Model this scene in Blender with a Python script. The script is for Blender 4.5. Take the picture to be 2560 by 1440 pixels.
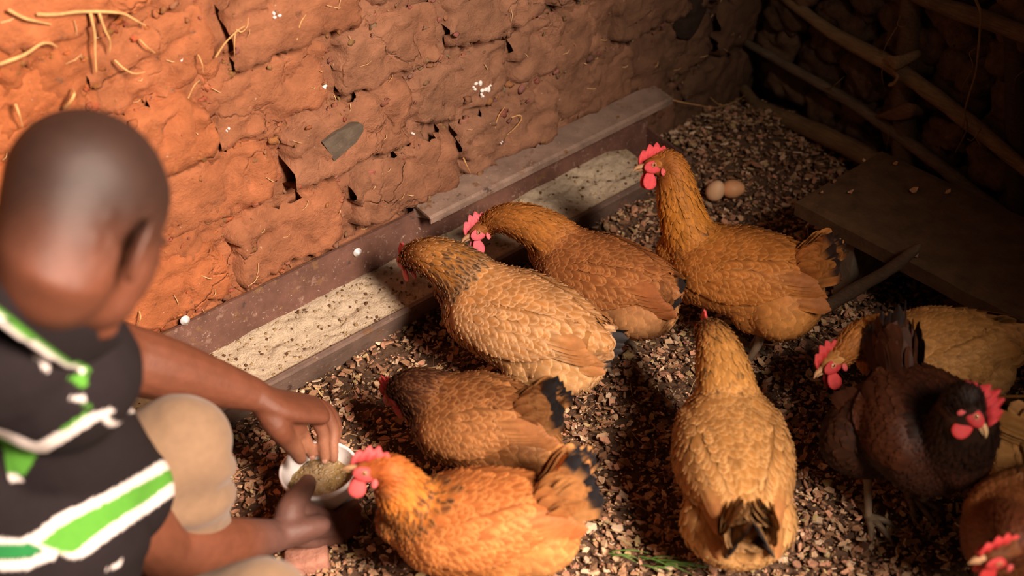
import bpy, bmesh, math, random
import numpy as np
from mathutils import Vector, Matrix, noise
from mathutils.bvhtree import BVHTree

for o in list(bpy.data.objects):
    bpy.data.objects.remove(o)
SC = bpy.context.scene
COL = SC.collection
V = Vector
R = random.Random(7)

# ------------------------------------------------------------------ camera
# world: wall_left is the plane y = 0, wall_right the plane x = 0, floor z = 0, metres
cd = bpy.data.cameras.new('camera')
cam = bpy.data.objects.new('camera', cd)
COL.objects.link(cam)
cd.lens = 45.0
cd.sensor_width = 36.0
cam.matrix_world = Matrix(((0.757488, 0.418300, -0.501236, -2.276233), (-0.652270, 0.452571, -0.608048, -1.794541), (-0.027501, 0.787531, 0.615661, 1.650000), (0.000000, 0.000000, 0.000000, 1.000000)))
cd.clip_start = 0.02
cd.dof.use_dof = True
cd.dof.focus_distance = 2.42
cd.dof.aperture_fstop = 2.3
SC.camera = cam

# ------------------------------------------------------------------ world and daylight through the doorway behind the camera
w = bpy.data.worlds.new('world')
SC.world = w
w.use_nodes = True
bg = w.node_tree.nodes['Background']
bg.inputs['Color'].default_value = (1.0, 0.70, 0.48, 1)
bg.inputs['Strength'].default_value = 0.045

def area_light(name, loc, target, sx, sy, power, color, spread=180):
    l = bpy.data.lights.new(name, 'AREA')
    l.shape = 'RECTANGLE'
    l.size, l.size_y = sx, sy
    l.energy = power
    l.color = color
    l.spread = math.radians(spread)
    o = bpy.data.objects.new(name, l)
    COL.objects.link(o)
    o.location = loc
    o.rotation_euler = (V(target) - V(loc)).to_track_quat('-Z', 'Y').to_euler()
    return o
area_light('doorway_daylight', (-1.42, -3.2, 2.5), (-1.4, -.3, 0.1), 0.8, 1.1, 500, (1.0, 0.82, 0.68))

SC.view_settings.view_transform = 'Standard'
SC.view_settings.look = 'None'
SC.view_settings.gamma = 1.0
SC.view_settings.use_curve_mapping = False
SC.view_settings.exposure = 0.0

# ------------------------------------------------------------------ helpers
def smooth(a, b, x):
    t = max(0.0, min(1.0, (x - a) / (b - a)))
    return t * t * (3 - 2 * t)
def mix(a, b, t):
    return tuple(p + (q - p) * t for p, q in zip(a, b))
def nz(p, s, seed=0.0):
    return noise.noise(V((p[0] * s + seed, p[1] * s - seed * 1.7, p[2] * s + seed * .6)))
def fbm(p, s, seed=0.0, octs=3):
    v = 0.0; a = 1.0; t = 0.0
    for k in range(octs):
        v += a * nz(p, s * (2.03 ** k), seed + k * 3.1); t += a; a *= .55
    return v / t

class MB:
    """collects shapes that become ONE mesh object"""
    def __init__(s):
        s.v = []; s.f = []; s.c = []
    def add(s, vs, fs, col=None):
        n = len(s.v)
        s.v.extend(tuple(x) for x in vs)
        s.f.extend(tuple(i + n for i in f) for f in fs)
        if callable(col):
            s.c.extend(col(x) for x in vs)
        else:
            s.c.extend([col or (1, 1, 1)] * len(vs))
    def build(s, name, mat, parent=None, sm=True, kind=None):
        me = make_mesh(name, s.v, s.f, s.c, sm)
        return put(name, me, mat, parent, kind)

def make_mesh(name, v, f, c=None, sm=True):
    me = bpy.data.meshes.new(name)
    me.from_pydata([tuple(x) for x in v], [], f)
    if c:
        at = me.color_attributes.new('Col', 'FLOAT_COLOR', 'POINT')
        at.data.foreach_set('color', np.array([(x[0], x[1], x[2], 1.0) for x in c], dtype=np.float32).ravel())
    if sm:
        me.polygons.foreach_set('use_smooth', [True] * len(me.polygons))
    return me
def put(name, me, mat, parent=None, kind=None):
    o = bpy.data.objects.new(name, me)
    COL.objects.link(o)
    if mat and not me.materials:
        me.materials.append(mat)
    if parent:
        o.parent = parent
    if kind:
        o['kind'] = kind
    return o
def tag(o, label, cat, group=None):
    o['label'] = label; o['category'] = cat
    if group: o['group'] = group
    return o
def root(name, loc, label, cat, group=None, rz=0.0):
    o = bpy.data.objects.new(name, None)
    o.empty_display_size = .05
    COL.objects.link(o)
    o.location = loc; o.rotation_euler = (0, 0, rz)
    return tag(o, label, cat, group)

def ball(c, r, M=None, seg=14, rings=9):
    """ellipsoid"""
    vs = []; fs = []
    for i in range(rings + 1):
        th = math.pi * i / rings
        for j in range(seg):
            ph = 2 * math.pi * j / seg
            p = V((r[0] * math.sin(th) * math.cos(ph), r[1] * math.sin(th) * math.sin(ph), r[2] * math.cos(th)))
            vs.append((M @ p if M else p) + V(c))
    for i in range(rings):
        for j in range(seg):
            a = i * seg + j; b = i * seg + (j + 1) % seg
            fs.append((a, a + seg, b + seg, b))
    # collapse poles: drop the degenerate quads to triangles
    top = [0]; out = []
    for f in fs:
        i = f[0] // seg
        if i == 0: out.append((0, f[1], f[2]))
        elif i == rings - 1: out.append((f[0], rings * seg, f[3]))
        else: out.append(f)
    keep = sorted({k for f in out for k in f}); mp = {k: n for n, k in enumerate(keep)}
    return [vs[k] for k in keep], [tuple(mp[k] for k in f) for f in out]

def curve_pts(P, n):
    """Catmull-Rom through points of any dimension"""
    P = [np.array(p, float) for p in P]
    Q = [2 * P[0] - P[1]] + P + [2 * P[-1] - P[-2]]
    out = []
    for i in range(len(P) - 1):
        p0, p1, p2, p3 = Q[i:i + 4]
        for k in range(n):
            t = k / n
            out.append(.5 * (2 * p1 + (p2 - p0) * t + (2 * p0 - 5 * p1 + 4 * p2 - p3) * t * t + (3 * p1 - p0 - 3 * p2 + p3) * t ** 3))
    out.append(P[-1])
    return out
def chain(P, rad, n=4, seg=10, up=(0, 0, 1), wob=0.0, seed=0.0, smoothc=True, caps=True):
    """tapering tube through points; rad is a radius or (half width, half height) per point"""
    rad = [(r, r) if not hasattr(r, '__len__') else r for r in rad]
    pts = [tuple(p) + tuple(r) for p, r in zip(P, rad)]
    C = curve_pts(pts, n) if smoothc else [np.array(p, float) for p in pts]
    if caps:
        a, b = C[0], C[-1]
        d0 = (C[0] - C[1])[:3]; d0 /= max(1e-9, np.linalg.norm(d0))
        d1 = (C[-1] - C[-2])[:3]; d1 /= max(1e-9, np.linalg.norm(d1))
        pre = []; post = []
        for t in (.95, .7, .38):
            q = math.sqrt(1 - t * t); m = min(a[3], a[4])
            pre.append(np.concatenate([a[:3] + d0 * m * t, a[3:] * q]))
            m = min(b[3], b[4])
        for t in (.38, .7, .95):
            q = math.sqrt(1 - t * t); m = min(b[3], b[4])
            post.append(np.concatenate([b[:3] + d1 * m * t, b[3:] * q]))
        C = pre + C + post
    vs = []; fs = []; U = V(up)
    for i, c in enumerate(C):
        T = V((C[min(i + 1, len(C) - 1)] - C[max(i - 1, 0)])[:3])
        if T.length < 1e-9: T = V((0, 0, 1))
        T.normalize()
        B = U - T * U.dot(T)
        if B.length < .05: B = V((1, 0, 0)) - T * T.x
        B.normalize(); U = B
        S = T.cross(B)
        for j in range(seg):
            a = 2 * math.pi * j / seg
            k = 1.0
            p = V(c[:3]) + S * math.cos(a) * c[3] + B * math.sin(a) * c[4]
            if wob:
                p += (S * math.cos(a) + B * math.sin(a)) * (c[3] * wob * fbm(p, 28, seed))
            vs.append(p)
    m = len(C)
    for i in range(m - 1):
        for j in range(seg):
            k = (j + 1) % seg
            fs.append((i * seg + j, i * seg + k, (i + 1) * seg + k, (i + 1) * seg + j))
    fs.append(tuple(reversed(range(seg)))); fs.append(tuple((m - 1) * seg + j for j in range(seg)))
    return vs, fs
def box(a, b):
    x0, y0, z0 = a; x1, y1, z1 = b
    return [(x0, y0, z0), (x1, y0, z0), (x1, y1, z0), (x0, y1, z0), (x0, y0, z1), (x1, y0, z1), (x1, y1, z1), (x0, y1, z1)], \
        [(0, 3, 2, 1), (4, 5, 6, 7), (0, 1, 5, 4), (1, 2, 6, 5), (2, 3, 7, 6), (3, 0, 4, 7)]
def extrude_profile(prof, xs):
    """closed (y, z) profile swept along x"""
    vs = []; fs = []; n = len(prof)
    for x in xs:
        vs.extend((x, p[0], p[1]) for p in prof)
    for i in range(len(xs) - 1):
        for j in range(n):
            k = (j + 1) % n
            fs.append((i * n + j, i * n + k, (i + 1) * n + k, (i + 1) * n + j))
    fs.append(tuple(reversed(range(n)))); fs.append(tuple((len(xs) - 1) * n + j for j in range(n)))
    return vs, fs
def lathe(prof, seg=40, c=(0, 0, 0)):
    vs = []; fs = []; n = len(prof)
    for j in range(seg):
        a = 2 * math.pi * j / seg
        vs.extend((c[0] + r * math.cos(a), c[1] + r * math.sin(a), c[2] + z) for r, z in prof)
    for j in range(seg):
        k = (j + 1) % seg
        for i in range(n - 1):
            fs.append((j * n + i, k * n + i, k * n + i + 1, j * n + i + 1))
    return vs, fs
def fuse(mb, voxel, iters):
    """one continuous surface out of overlapping closed shapes"""
    me = bpy.data.meshes.new('tmp'); me.from_pydata(mb.v, [], mb.f)
    o = bpy.data.objects.new('tmp', me); COL.objects.link(o)
    m = o.modifiers.new('r', 'REMESH'); m.mode = 'VOXEL'; m.voxel_size = voxel
    if iters:
        s = o.modifiers.new('s', 'SMOOTH'); s.factor = .5; s.iterations = iters
    dg = bpy.context.evaluated_depsgraph_get()
    me2 = bpy.data.meshes.new_from_object(o.evaluated_get(dg))
    bpy.data.objects.remove(o); bpy.data.meshes.remove(me)
    me2.polygons.foreach_set('use_smooth', [True] * len(me2.polygons))
    return me2
def paint(me, fn):
    at = me.color_attributes.new('Col', 'FLOAT_COLOR', 'POINT')
    a = np.ones((len(me.vertices), 4), np.float32)
    for i, v in enumerate(me.vertices):
        a[i, :3] = fn(v.co)
    at.data.foreach_set('color', a.ravel())

# ------------------------------------------------------------------ materials
def material(name, rough=.7, col=None, var=.25, vscale=30.0, bump=.0, bscale=80.0, spec=.3, metal=0.0, sss=0.0, stretch=None, speck=None, sheen=0.0, crack=0.0):
    """colour from the mesh's Col attribute (vertex colour) or a fixed one, noise variation, noise bump"""
    m = bpy.data.materials.new(name); m.use_nodes = True
    N = m.node_tree.nodes; L = m.node_tree.links
    b = N['Principled BSDF']
    b.inputs['Roughness'].default_value = rough
    b.inputs['Specular IOR Level'].default_value = spec
    b.inputs['Metallic'].default_value = metal
    if sss:
        b.inputs['Subsurface Weight'].default_value = sss
        b.inputs['Subsurface Radius'].default_value = (1, .3, .15)
        b.inputs['Subsurface Scale'].default_value = .006
    if sheen:
        b.inputs['Sheen Weight'].default_value = sheen
    tc = N.new('ShaderNodeTexCoord')
    src = tc.outputs['Object']
    if stretch:
        mp = N.new('ShaderNodeMapping'); mp.inputs['Scale'].default_value = stretch
        L.new(src, mp.inputs['Vector']); src = mp.outputs['Vector']
    if col is None:
        a = N.new('ShaderNodeAttribute'); a.attribute_name = 'Col'; base = a.outputs['Color']
    else:
        a = N.new('ShaderNodeRGB'); a.outputs[0].default_value = (*col, 1); base = a.outputs[0]
    if var:
        n = N.new('ShaderNodeTexNoise'); n.inputs['Scale'].default_value = vscale; n.inputs['Detail'].default_value = 6
        n.inputs['Roughness'].default_value = .65
        L.new(src, n.inputs['Vector'])
        r = N.new('ShaderNodeMapRange'); r.inputs['From Min'].default_value = .28; r.inputs['From Max'].default_value = .72
        r.inputs['To Min'].default_value = 1 - var; r.inputs['To Max'].default_value = 1 + var
        L.new(n.outputs['Fac'], r.inputs['Value'])
        x = N.new('ShaderNodeVectorMath'); x.operation = 'SCALE'
        L.new(base, x.inputs[0]); L.new(r.outputs['Result'], x.inputs['Scale'])
        base = x.outputs['Vector']
    if speck:
        for (sc, thr, sco) in speck:
            n = N.new('ShaderNodeTexNoise'); n.inputs['Scale'].default_value = sc; n.inputs['Detail'].default_value = 4
            n.inputs['Roughness'].default_value = .7
            L.new(src, n.inputs['Vector'])
            r = N.new('ShaderNodeMapRange'); r.inputs['From Min'].default_value = thr; r.inputs['From Max'].default_value = thr + .07
            L.new(n.outputs['Fac'], r.inputs['Value'])
            x = N.new('ShaderNodeMix'); x.data_type = 'RGBA'
            L.new(r.outputs['Result'], x.inputs['Factor']); L.new(base, x.inputs['A']); x.inputs['B'].default_value = (*sco, 1)
            base = x.outputs['Result']
    L.new(base, b.inputs['Base Color'])
    if bump:
        n = N.new('ShaderNodeTexNoise'); n.inputs['Scale'].default_value = bscale; n.inputs['Detail'].default_value = 8
        n.inputs['Roughness'].default_value = .7
        L.new(src, n.inputs['Vector'])
        bp = N.new('ShaderNodeBump'); bp.inputs['Strength'].default_value = bump; bp.inputs['Distance'].default_value = .01
        hgt = n.outputs['Fac']
        if crack:                                                   # fine shrinkage cracks
            wn = N.new('ShaderNodeTexNoise'); wn.inputs['Scale'].default_value = 9; wn.inputs['Detail'].default_value = 5
            L.new(src, wn.inputs['Vector'])
            wa = N.new('ShaderNodeVectorMath'); wa.operation = 'MULTIPLY_ADD'
            L.new(wn.outputs['Color'], wa.inputs[0]); wa.inputs[1].default_value = (.16, .16, .16); L.new(src, wa.inputs[2])
            for sc in (6.5,):
                vo = N.new('ShaderNodeTexVoronoi'); vo.feature = 'DISTANCE_TO_EDGE'; vo.inputs['Scale'].default_value = sc
                L.new(wa.outputs['Vector'], vo.inputs['Vector'])
                r = N.new('ShaderNodeMapRange'); r.inputs['From Min'].default_value = 0; r.inputs['From Max'].default_value = .03
                r.inputs['To Min'].default_value = -crack; r.inputs['To Max'].default_value = 0
                L.new(vo.outputs['Distance'], r.inputs['Value'])
                mk = N.new('ShaderNodeTexNoise'); mk.inputs['Scale'].default_value = 5; mk.inputs['Detail'].default_value = 3
                L.new(src, mk.inputs['Vector'])
                mr = N.new('ShaderNodeMapRange'); mr.inputs['From Min'].default_value = .47; mr.inputs['From Max'].default_value = .60
                L.new(mk.outputs['Fac'], mr.inputs['Value'])
                mm = N.new('ShaderNodeMath'); mm.operation = 'MULTIPLY'
                L.new(r.outputs['Result'], mm.inputs[0]); L.new(mr.outputs['Result'], mm.inputs[1]); r = mm
                ad = N.new('ShaderNodeMath'); L.new(hgt, ad.inputs[0]); L.new(r.outputs[0], ad.inputs[1]); hgt = ad.outputs[0]
        L.new(hgt, bp.inputs['Height']); L.new(bp.outputs['Normal'], b.inputs['Normal'])
    return m

M_mud = material('mud_brick', .92, None, .34, 14, .9, 42, .12, crack=.45, speck=[(90, .68, (.62, .42, .28)), (30, .63, (.20, .085, .045)), (120, .70, (.12, .055, .03))])
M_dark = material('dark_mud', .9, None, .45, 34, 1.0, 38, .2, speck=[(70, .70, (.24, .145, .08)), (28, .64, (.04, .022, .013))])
M_wood = material('weathered_wood', .75, None, .35, 40, .5, 60, .25, stretch=(6, .6, 6))
M_plank = material('dirty_plank', .8, None, .4, 22, .5, 70, .25, speck=[(60, .72, (.17, .085, .04))])
M_rust = material('rusty_steel', .6, None, .4, 14, .25, 70, .4, .1, speck=[(22, .60, (.19, .095, .045)), (40, .60, (.24, .135, .10)), (130, .62, (.42, .29, .23)), (16, .62, (.065, .036, .03))])
M_feed = material('mash_feed', .9, None, .16, 140, .9, 260, .15, speck=[(150, .80, (.4, .28, .15))])
M_soil = material('litter_soil', .95, None, .4, 60, .8, 90, .1)
M_chip = material('wood_chip', .8, None, .22, 220, .3, 300, .2)
M_feather = material('feather', .6, None, .22, 70, .0, 300, .15)
M_flesh = material('comb_flesh', .5, None, .15, 200, .35, 260, .4, sss=.25)
M_horn = material('horn', .5, None, .2, 120, .2, 300, .35)
M_eye = material('eye', .1, None, 0, spec=.6)
M_skin = material('skin', .54, None, .16, 45, .2, 150, .36, sss=.06)
M_cloth = material('jersey_cloth', .9, None, .08, 160, .12, 420, .08)
M_khaki = material('khaki_cloth', .9, None, .1, 60, .2, 420, .12, sheen=.1)
M_plastic = material('white_plastic', .38, (.82, .76, .74), .05, 20, .0, spec=.5, speck=[(36, .66, (.5, .25, .15))])
M_egg = material('egg_shell', .5, None, .06, 60, .0, spec=.4)
M_straw = material('straw', .7, None, .3, 60, .2, 200, .25)
M_green = material('grass_blade', .6, (.10, .19, .035), .35, 60, spec=.3)
M_washer = material('washer', .35, (.75, .72, .7), .1, 60, spec=.6, metal=.3)
M_slate = material('slate', .8, (.115, .085, .06), .3, 40, .4, 60, .3)
# ------------------------------------------------------------------ wall_left: mud bricks
def brick_lit_colour(x, z, rnd):
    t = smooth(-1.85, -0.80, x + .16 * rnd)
    c = mix((.42, .122, .040), (.31, .148, .086), t)  # light's orange tint painted into the left bricks, greyer brown to the right
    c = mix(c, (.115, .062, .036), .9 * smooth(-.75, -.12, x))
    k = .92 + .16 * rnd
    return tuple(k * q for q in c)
def grid_sheet(nu, nv, fn):
    vs = [fn(i / nu, j / nv) for j in range(nv + 1) for i in range(nu + 1)]
    fs = []
    for j in range(nv):
        for i in range(nu):
            a = j * (nu + 1) + i
            fs.append((a, a + 1, a + nu + 2, a + nu + 1))
    return vs, fs
WX0, WX1, WZ1 = -2.75, 0.05, 1.30
def mortar_pt(u, v):
    x = WX0 + (WX1 - WX0) * u; z = -.03 + (WZ1 + .03) * v
    p = (x, 0, z)
    y = .012 + .040 * fbm(p, 6, 2.0, 3) + .022 * fbm(p, 19, 5.0, 4) + .010 * fbm(p, 60, 9.0, 3)
    lean = .05 * smooth(-.25, .05, x) * (z - .1)
    return (x, y - lean * .3, z)
mb = MB(); vs, fs = grid_sheet(420, 200, mortar_pt)
mb.add(vs, fs, lambda p: tuple(.86 * q for q in brick_lit_colour(p[0], p[2], .5)))
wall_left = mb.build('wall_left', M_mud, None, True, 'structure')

courses = [
    (-.02, .18, [-2.7, -2.45, -2.15, -1.88, -1.60, -1.34, -1.05, -.80, -.52, -.26, .02]),
    (.18, .33, [-2.75, -2.5, -2.22, -1.98, -1.73, -1.47, -1.205, -.93, -.66, -.40, -.15, .04]),
    (.33, .475, [-2.6, -2.32, -2.1, -1.87, -1.61, -1.33, -1.03, -.78, -.50, -.25, .03]),
    (.475, .615, [-2.75, -2.48, -2.2, -1.95, -1.70, -1.448, -1.20, -.95, -.68, -.42, -.15, .04]),
    (.615, .755, [-2.6, -2.36, -2.1, -1.87, -1.645, -1.40, -1.12, -.86, -.6, -.3, .02]),
    (.755, .90, [-2.75, -2.5, -2.25, -2.02, -1.77, -1.50, -1.25, -1.0, -.74, -.45, -.2, .03]),
    (.90, 1.05, [-2.6, -2.3, -2.05, -1.8, -1.5, -1.22, -.96, -.7, -.42, -.15, .04]),
    (1.05, 1.21, [-2.7, -2.4, -2.1, -1.85, -1.6, -1.3, -1.0, -.75, -.45, -.2, .03])]
def make_brick(x0, x1, z0, z1, sd):
    rnd = R.random()
    off = R.uniform(-.004, .026); low = .022 if z0 < .1 else 0.0
    tilt = R.uniform(-.16, .16); rot = R.uniform(-.02, .02)
    g = .006
    x0 += g; x1 -= g; z0 += g * .7; z1 -= g * .7
    nu = max(6, int((x1 - x0) / .0085)); nv = max(6, int((z1 - z0) / .0085))
    cx = (x0 + x1) / 2; cz = (z0 + z1) / 2
    def f(u, v):
        x = x0 + (x1 - x0) * u; z = z0 + (z1 - z0) * v
        p = (x, 0, z)
        wx = .034 * fbm(p, 15, sd, 4); wz = .034 * fbm(p, 15, sd + 40, 4)
        hx = (x1 - x0) / 2; hz = (z1 - z0) / 2
        ax = abs(x - cx + wx); az = abs(z - cz + wz)
        r = .028                                                     # rounded corners
        qx = max(ax - hx + r, 0); qz = max(az - hz + r, 0)
        d = r - math.hypot(qx, qz) if (qx > 0 or qz > 0) else min(hx - ax, hz - az)
        d += .008 * fbm(p, 55, sd, 2)
        e = smooth(-.001, .009, d)
        y = .034 - (.036 + off) * e + tilt * (x - cx) * .25 * e + .011 * fbm(p, 10, sd + 5, 4) * e + .016 * smooth(.24, .5, fbm(p, 17, sd + 9, 3)) * e + .012 * smooth(.06, .0, abs(fbm(p, 7, sd + 19, 3))) * e + .0075 * fbm(p, 52, 4, 4) + low
        y -= .05 * smooth(-.25, .05, x) * (z - .1) * .3
        return (x + rot * (z - cz), y, z - rot * (x - cx))
    vs, fs = grid_sheet(nu, nv, f)
    b = MB(); c = brick_lit_colour(cx, cz, rnd); b.add(vs, fs, c)
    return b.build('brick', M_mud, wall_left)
sd = 1.0
for z0, z1, xs in courses:
    for a, b in zip(xs, xs[1:]):
        sd += 7.3
        if R.random() < .0: continue
        j = lambda: R.uniform(-.008, .008)
        make_brick(a, b, z0 + j(), z1 + j(), sd)

# where the finished wall face lies, so that later bits sit on it
_v = []; _f = []
for o in [wall_left] + [c_ for c_ in wall_left.children]:
    n0 = len(_v); _v.extend(v.co.copy() for v in o.data.vertices); _f.extend(tuple(i + n0 for i in p.vertices) for p in o.data.polygons)
WBVH = BVHTree.FromPolygons(_v, _f)
def on_wall(p, out=.002):
    h_ = WBVH.ray_cast(V((p[0], -.3, p[2])), V((0, 1, 0)))[0]
    return V((p[0], (h_.y if h_ else -.01) - out, p[2]))

# crumbs of mud in the joints and on the brick faces
b = MB(); rc = random.Random(3)
for k in range(2200):
    z0, z1, xs_ = courses[rc.randrange(6)]
    if rc.random() < .62: x = rc.uniform(-2.0, -.05); z = z1 + rc.gauss(0, .008)
    else: x = rc.choice(xs_) + rc.gauss(0, .008); z = rc.uniform(z0, z1)
    if rc.random() < .25: x += rc.gauss(0, .05); z += rc.gauss(0, .03)
    if not -2.1 < x < 0: continue
    s_ = rc.choice((.002, .003, .003, .004, .005, .006, .008)) * rc.uniform(.7, 1.2)
    vs, fs = ball((0, 0, 0), (s_ * rc.uniform(.7, 1.5), s_ * .7, s_ * rc.uniform(.6, 1.1)), None, 7, 5)
    o_ = on_wall((x, 0, z), rc.uniform(-.6, .5) * s_); sd_ = rc.uniform(0, 90)
    c = tuple(q * rc.uniform(.7, 1.1) for q in brick_lit_colour(x, z, .5))
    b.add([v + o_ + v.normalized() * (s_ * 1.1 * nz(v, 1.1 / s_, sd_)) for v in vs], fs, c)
b.build('mud_crumbs', M_mud, wall_left, True, 'stuff')

# slate shard bedded in a joint
b = MB()
pts = [(-1.258, -0.019, 0.4322), (-1.222, -0.022, 0.4426), (-1.196, -0.023, 0.4457), (-1.175, -0.021, 0.4407), (-1.167, -0.019, 0.4321), (-1.168, -0.018, 0.4187), (-1.186, -0.017, 0.4013), (-1.214, -0.018, 0.3924), (-1.236, -0.014, 0.3801), (-1.247, -0.018, 0.4085)]
ymin = min(on_wall(p, 0).y for p in pts) * .6 + .4 * sum(on_wall(p, 0).y for p in pts) / len(pts)
pts = [V((p[0], ymin + (p[1] + .018), p[2])) for p in pts]
fr = [V(p) for p in pts]; bk = [V(p) + V((0, .03, 0)) for p in pts]
fr = [p + V((0, -.003, 0)) for p in fr]
n = len(fr)
b.add(fr + bk, [tuple(range(n))] + [tuple(reversed(range(n, 2 * n)))] + [(i, n + i, n + (i + 1) % n, (i + 1) % n) for i in range(n)])
so = b.build('slate_shard', M_slate, wall_left, False)
so['label'] = 'grey slate shard stuck in the joint'

# roots and straw left in the mud
def strand(P, r, name='root_strand', parent=None, col=(.55, .28, .10), sd=0):
    b = MB(); rr = [r * (1 - .55 * i / (len(P) - 1)) for i in range(len(P))]
    b.add(*chain(P, rr, 5, 6, (0, 1, .1), .3, sd), col)
    return b.build(name, M_straw, parent)
for r, P in [
    (.0034, [(-1.693, -0.016, 0.8284), (-1.669, -0.02, 0.8215), (-1.632, -0.026, 0.8156), (-1.574, -0.024, 0.7934), (-1.552, -0.022, 0.7733), (-1.535, -0.016, 0.7558)]),
    (.0028, [(-1.619, -0.024, 0.8086), (-1.621, -0.026, 0.7753), (-1.626, -0.022, 0.7452), (-1.63, -0.016, 0.7099)]),
    (.0027, [(-1.606, -0.024, 0.8056), (-1.604, -0.026, 0.7757), (-1.599, -0.022, 0.7545), (-1.601, -0.016, 0.7339)]),
    (.0032, [(-1.768, -0.02, 0.7763), (-1.732, -0.024, 0.7796), (-1.706, -0.028, 0.7889), (-1.691, -0.026, 0.7845), (-1.679, -0.016, 0.7701)]),
    (.003, [(-1.733, -0.02, 0.8495), (-1.717, -0.024, 0.8336), (-1.7, -0.022, 0.8218), (-1.679, -0.016, 0.8076)]),
    (.002, [(-1.595, -0.014, 0.7156), (-1.587, -0.022, 0.7019), (-1.573, -0.022, 0.6881), (-1.552, -0.014, 0.6798)]),
    (.0016, [(-1.548, -0.014, 0.7349), (-1.542, -0.022, 0.7231), (-1.528, -0.014, 0.7051)]),
    (.0036, [(-1.691, -0.014, 0.6709), (-1.684, -0.03, 0.6874), (-1.677, -0.03, 0.6952), (-1.671, -0.01, 0.6936)]),
    (.0018, [(-1.426, -0.014, 0.6607), (-1.409, -0.022, 0.6828), (-1.385, -0.024, 0.6968), (-1.365, -0.016, 0.6984)]),
    (.0016, [(-1.388, -0.022, 0.6926), (-1.393, -0.022, 0.674), (-1.392, -0.014, 0.6501)]),
    (.0014, [(-1.384, -0.022, 0.6984), (-1.378, -0.026, 0.6935), (-1.364, -0.022, 0.6974), (-1.355, -0.012, 0.7066)]),
    (.0014, [(-1.456, -0.014, 0.6749), (-1.456, -0.022, 0.6616), (-1.454, -0.014, 0.6401)]),
    (.0022, [(-1.762, -0.014, 0.703), (-1.764, -0.024, 0.6923), (-1.762, -0.014, 0.6643)]),
    (.0016, [(-1.488, -0.012, 0.6068), (-1.478, -0.022, 0.6296), (-1.461, -0.012, 0.63)]),
    (.0014, [(-1.274, -0.012, 0.6409), (-1.264, -0.022, 0.6674), (-1.25, -0.014, 0.6822)]),
    (.0016, [(-0.7929, -0.012, 0.2903), (-0.7772, -0.022, 0.292), (-0.776, -0.024, 0.2809), (-0.7946, -0.022, 0.2664), (-0.8142, -0.012, 0.2508)]),
    (.0014, [(-0.84, -0.012, 0.2846), (-0.8336, -0.02, 0.312), (-0.8092, -0.012, 0.3196)]),
    (.002, [(-0.925, -0.014, 0.2464), (-0.9279, -0.026, 0.2378), (-0.9141, -0.02, 0.2094)]),
    (.0014, [(-0.298, -0.01, 0.135), (-0.2462, -0.04, 0.1141), (-0.1697, -0.05, 0.0814), (-0.0418, -0.02, 0.0499)]),
    (.0013, [(-0.1604, -0.01, 0.0876), (-0.1705, -0.05, 0.0883), (-0.1259, -0.05, 0.0751), (-0.0272, -0.02, 0.0532)]),
    (.002, [(-1.66, -0.012, 0.2448), (-1.665, -0.024, 0.2406), (-1.672, -0.012, 0.2162)])]:
    P = [V((p[0], min(p[1], on_wall(p, r * .7).y if 0 < i < len(P) - 1 else on_wall(p, -r * .5).y) if i in (0, len(P) - 1) else min(p[1], on_wall(p, r * .7).y), p[2])) for i, p in enumerate(P)]
    strand(P, r, 'root_strand', wall_left, (.58, .31, .12), r * 9000)
b = MB()
for k in range(150):                                                # fine chopped straw pressed into the plaster
    x = R.uniform(-2.0, -.05); z = R.uniform(.12, .95); a = R.uniform(0, 6.28); l = R.uniform(.004, .016)
    p = on_wall((x, 0, z), .0008); d = V((math.cos(a), R.uniform(-.3, .3), math.sin(a))) * l
    b.add(*chain([p - d, p + V((0, -.004, 0)), p + d], [.0007, .0009, .0006], 1, 5, (0, 1, .1)), mix((.7, .45, .22), (.5, .25, .1), R.random()))
b.build('chopped_straw', M_straw, wall_left, True, 'stuff')
b = MB()
for (p, r) in [((-1.216, -0.016, 0.5194), .006), ((-0.8685, -0.016, 0.3942), .009), ((-0.8529, -0.016, 0.3719), .010), ((-0.8618, -0.016, 0.3625), .006), ((-0.8421, -0.016, 0.3768), .005), ((-0.8792, -0.016, 0.3875), .005),
               ((-1.48, -0.016, 0.6685), .0035), ((-1.423, -0.016, 0.5149), .004), ((-1.023, -0.016, 0.3325), .004), ((-0.8271, -0.014, 0.2444), .003), ((-1.307, -0.014, 0.7012), .006), ((-1.02, -0.014, 0.4808), .003)]:
    for k in range(3):
        q = on_wall(V(p) + V((R.uniform(-r, r), 0, R.uniform(-r, r))) * .8, .0)
        b.add(*ball(q, (r * R.uniform(.35, .7), .004, r * R.uniform(.35, .7)), None, 8, 5), (.78, .74, .70))
b.build('white_dropping', M_egg, wall_left)['label'] = 'white bird dropping splashes'
# very dark uneven lump set into the upper brickwork beside the corner
b = MB(); vs, fs = ball((-0.2469, 0, 0.3391), (.055, .02, .065), None, 22, 14)
vs = [V(v) + V((.012 * fbm(v, 25, 3), .01 * fbm(v, 30, 8), .012 * fbm(v, 25, 5))) for v in vs]
b.add(vs, fs, (.045, .026, .017)); b.build('mud_clod', M_dark, wall_left)

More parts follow.
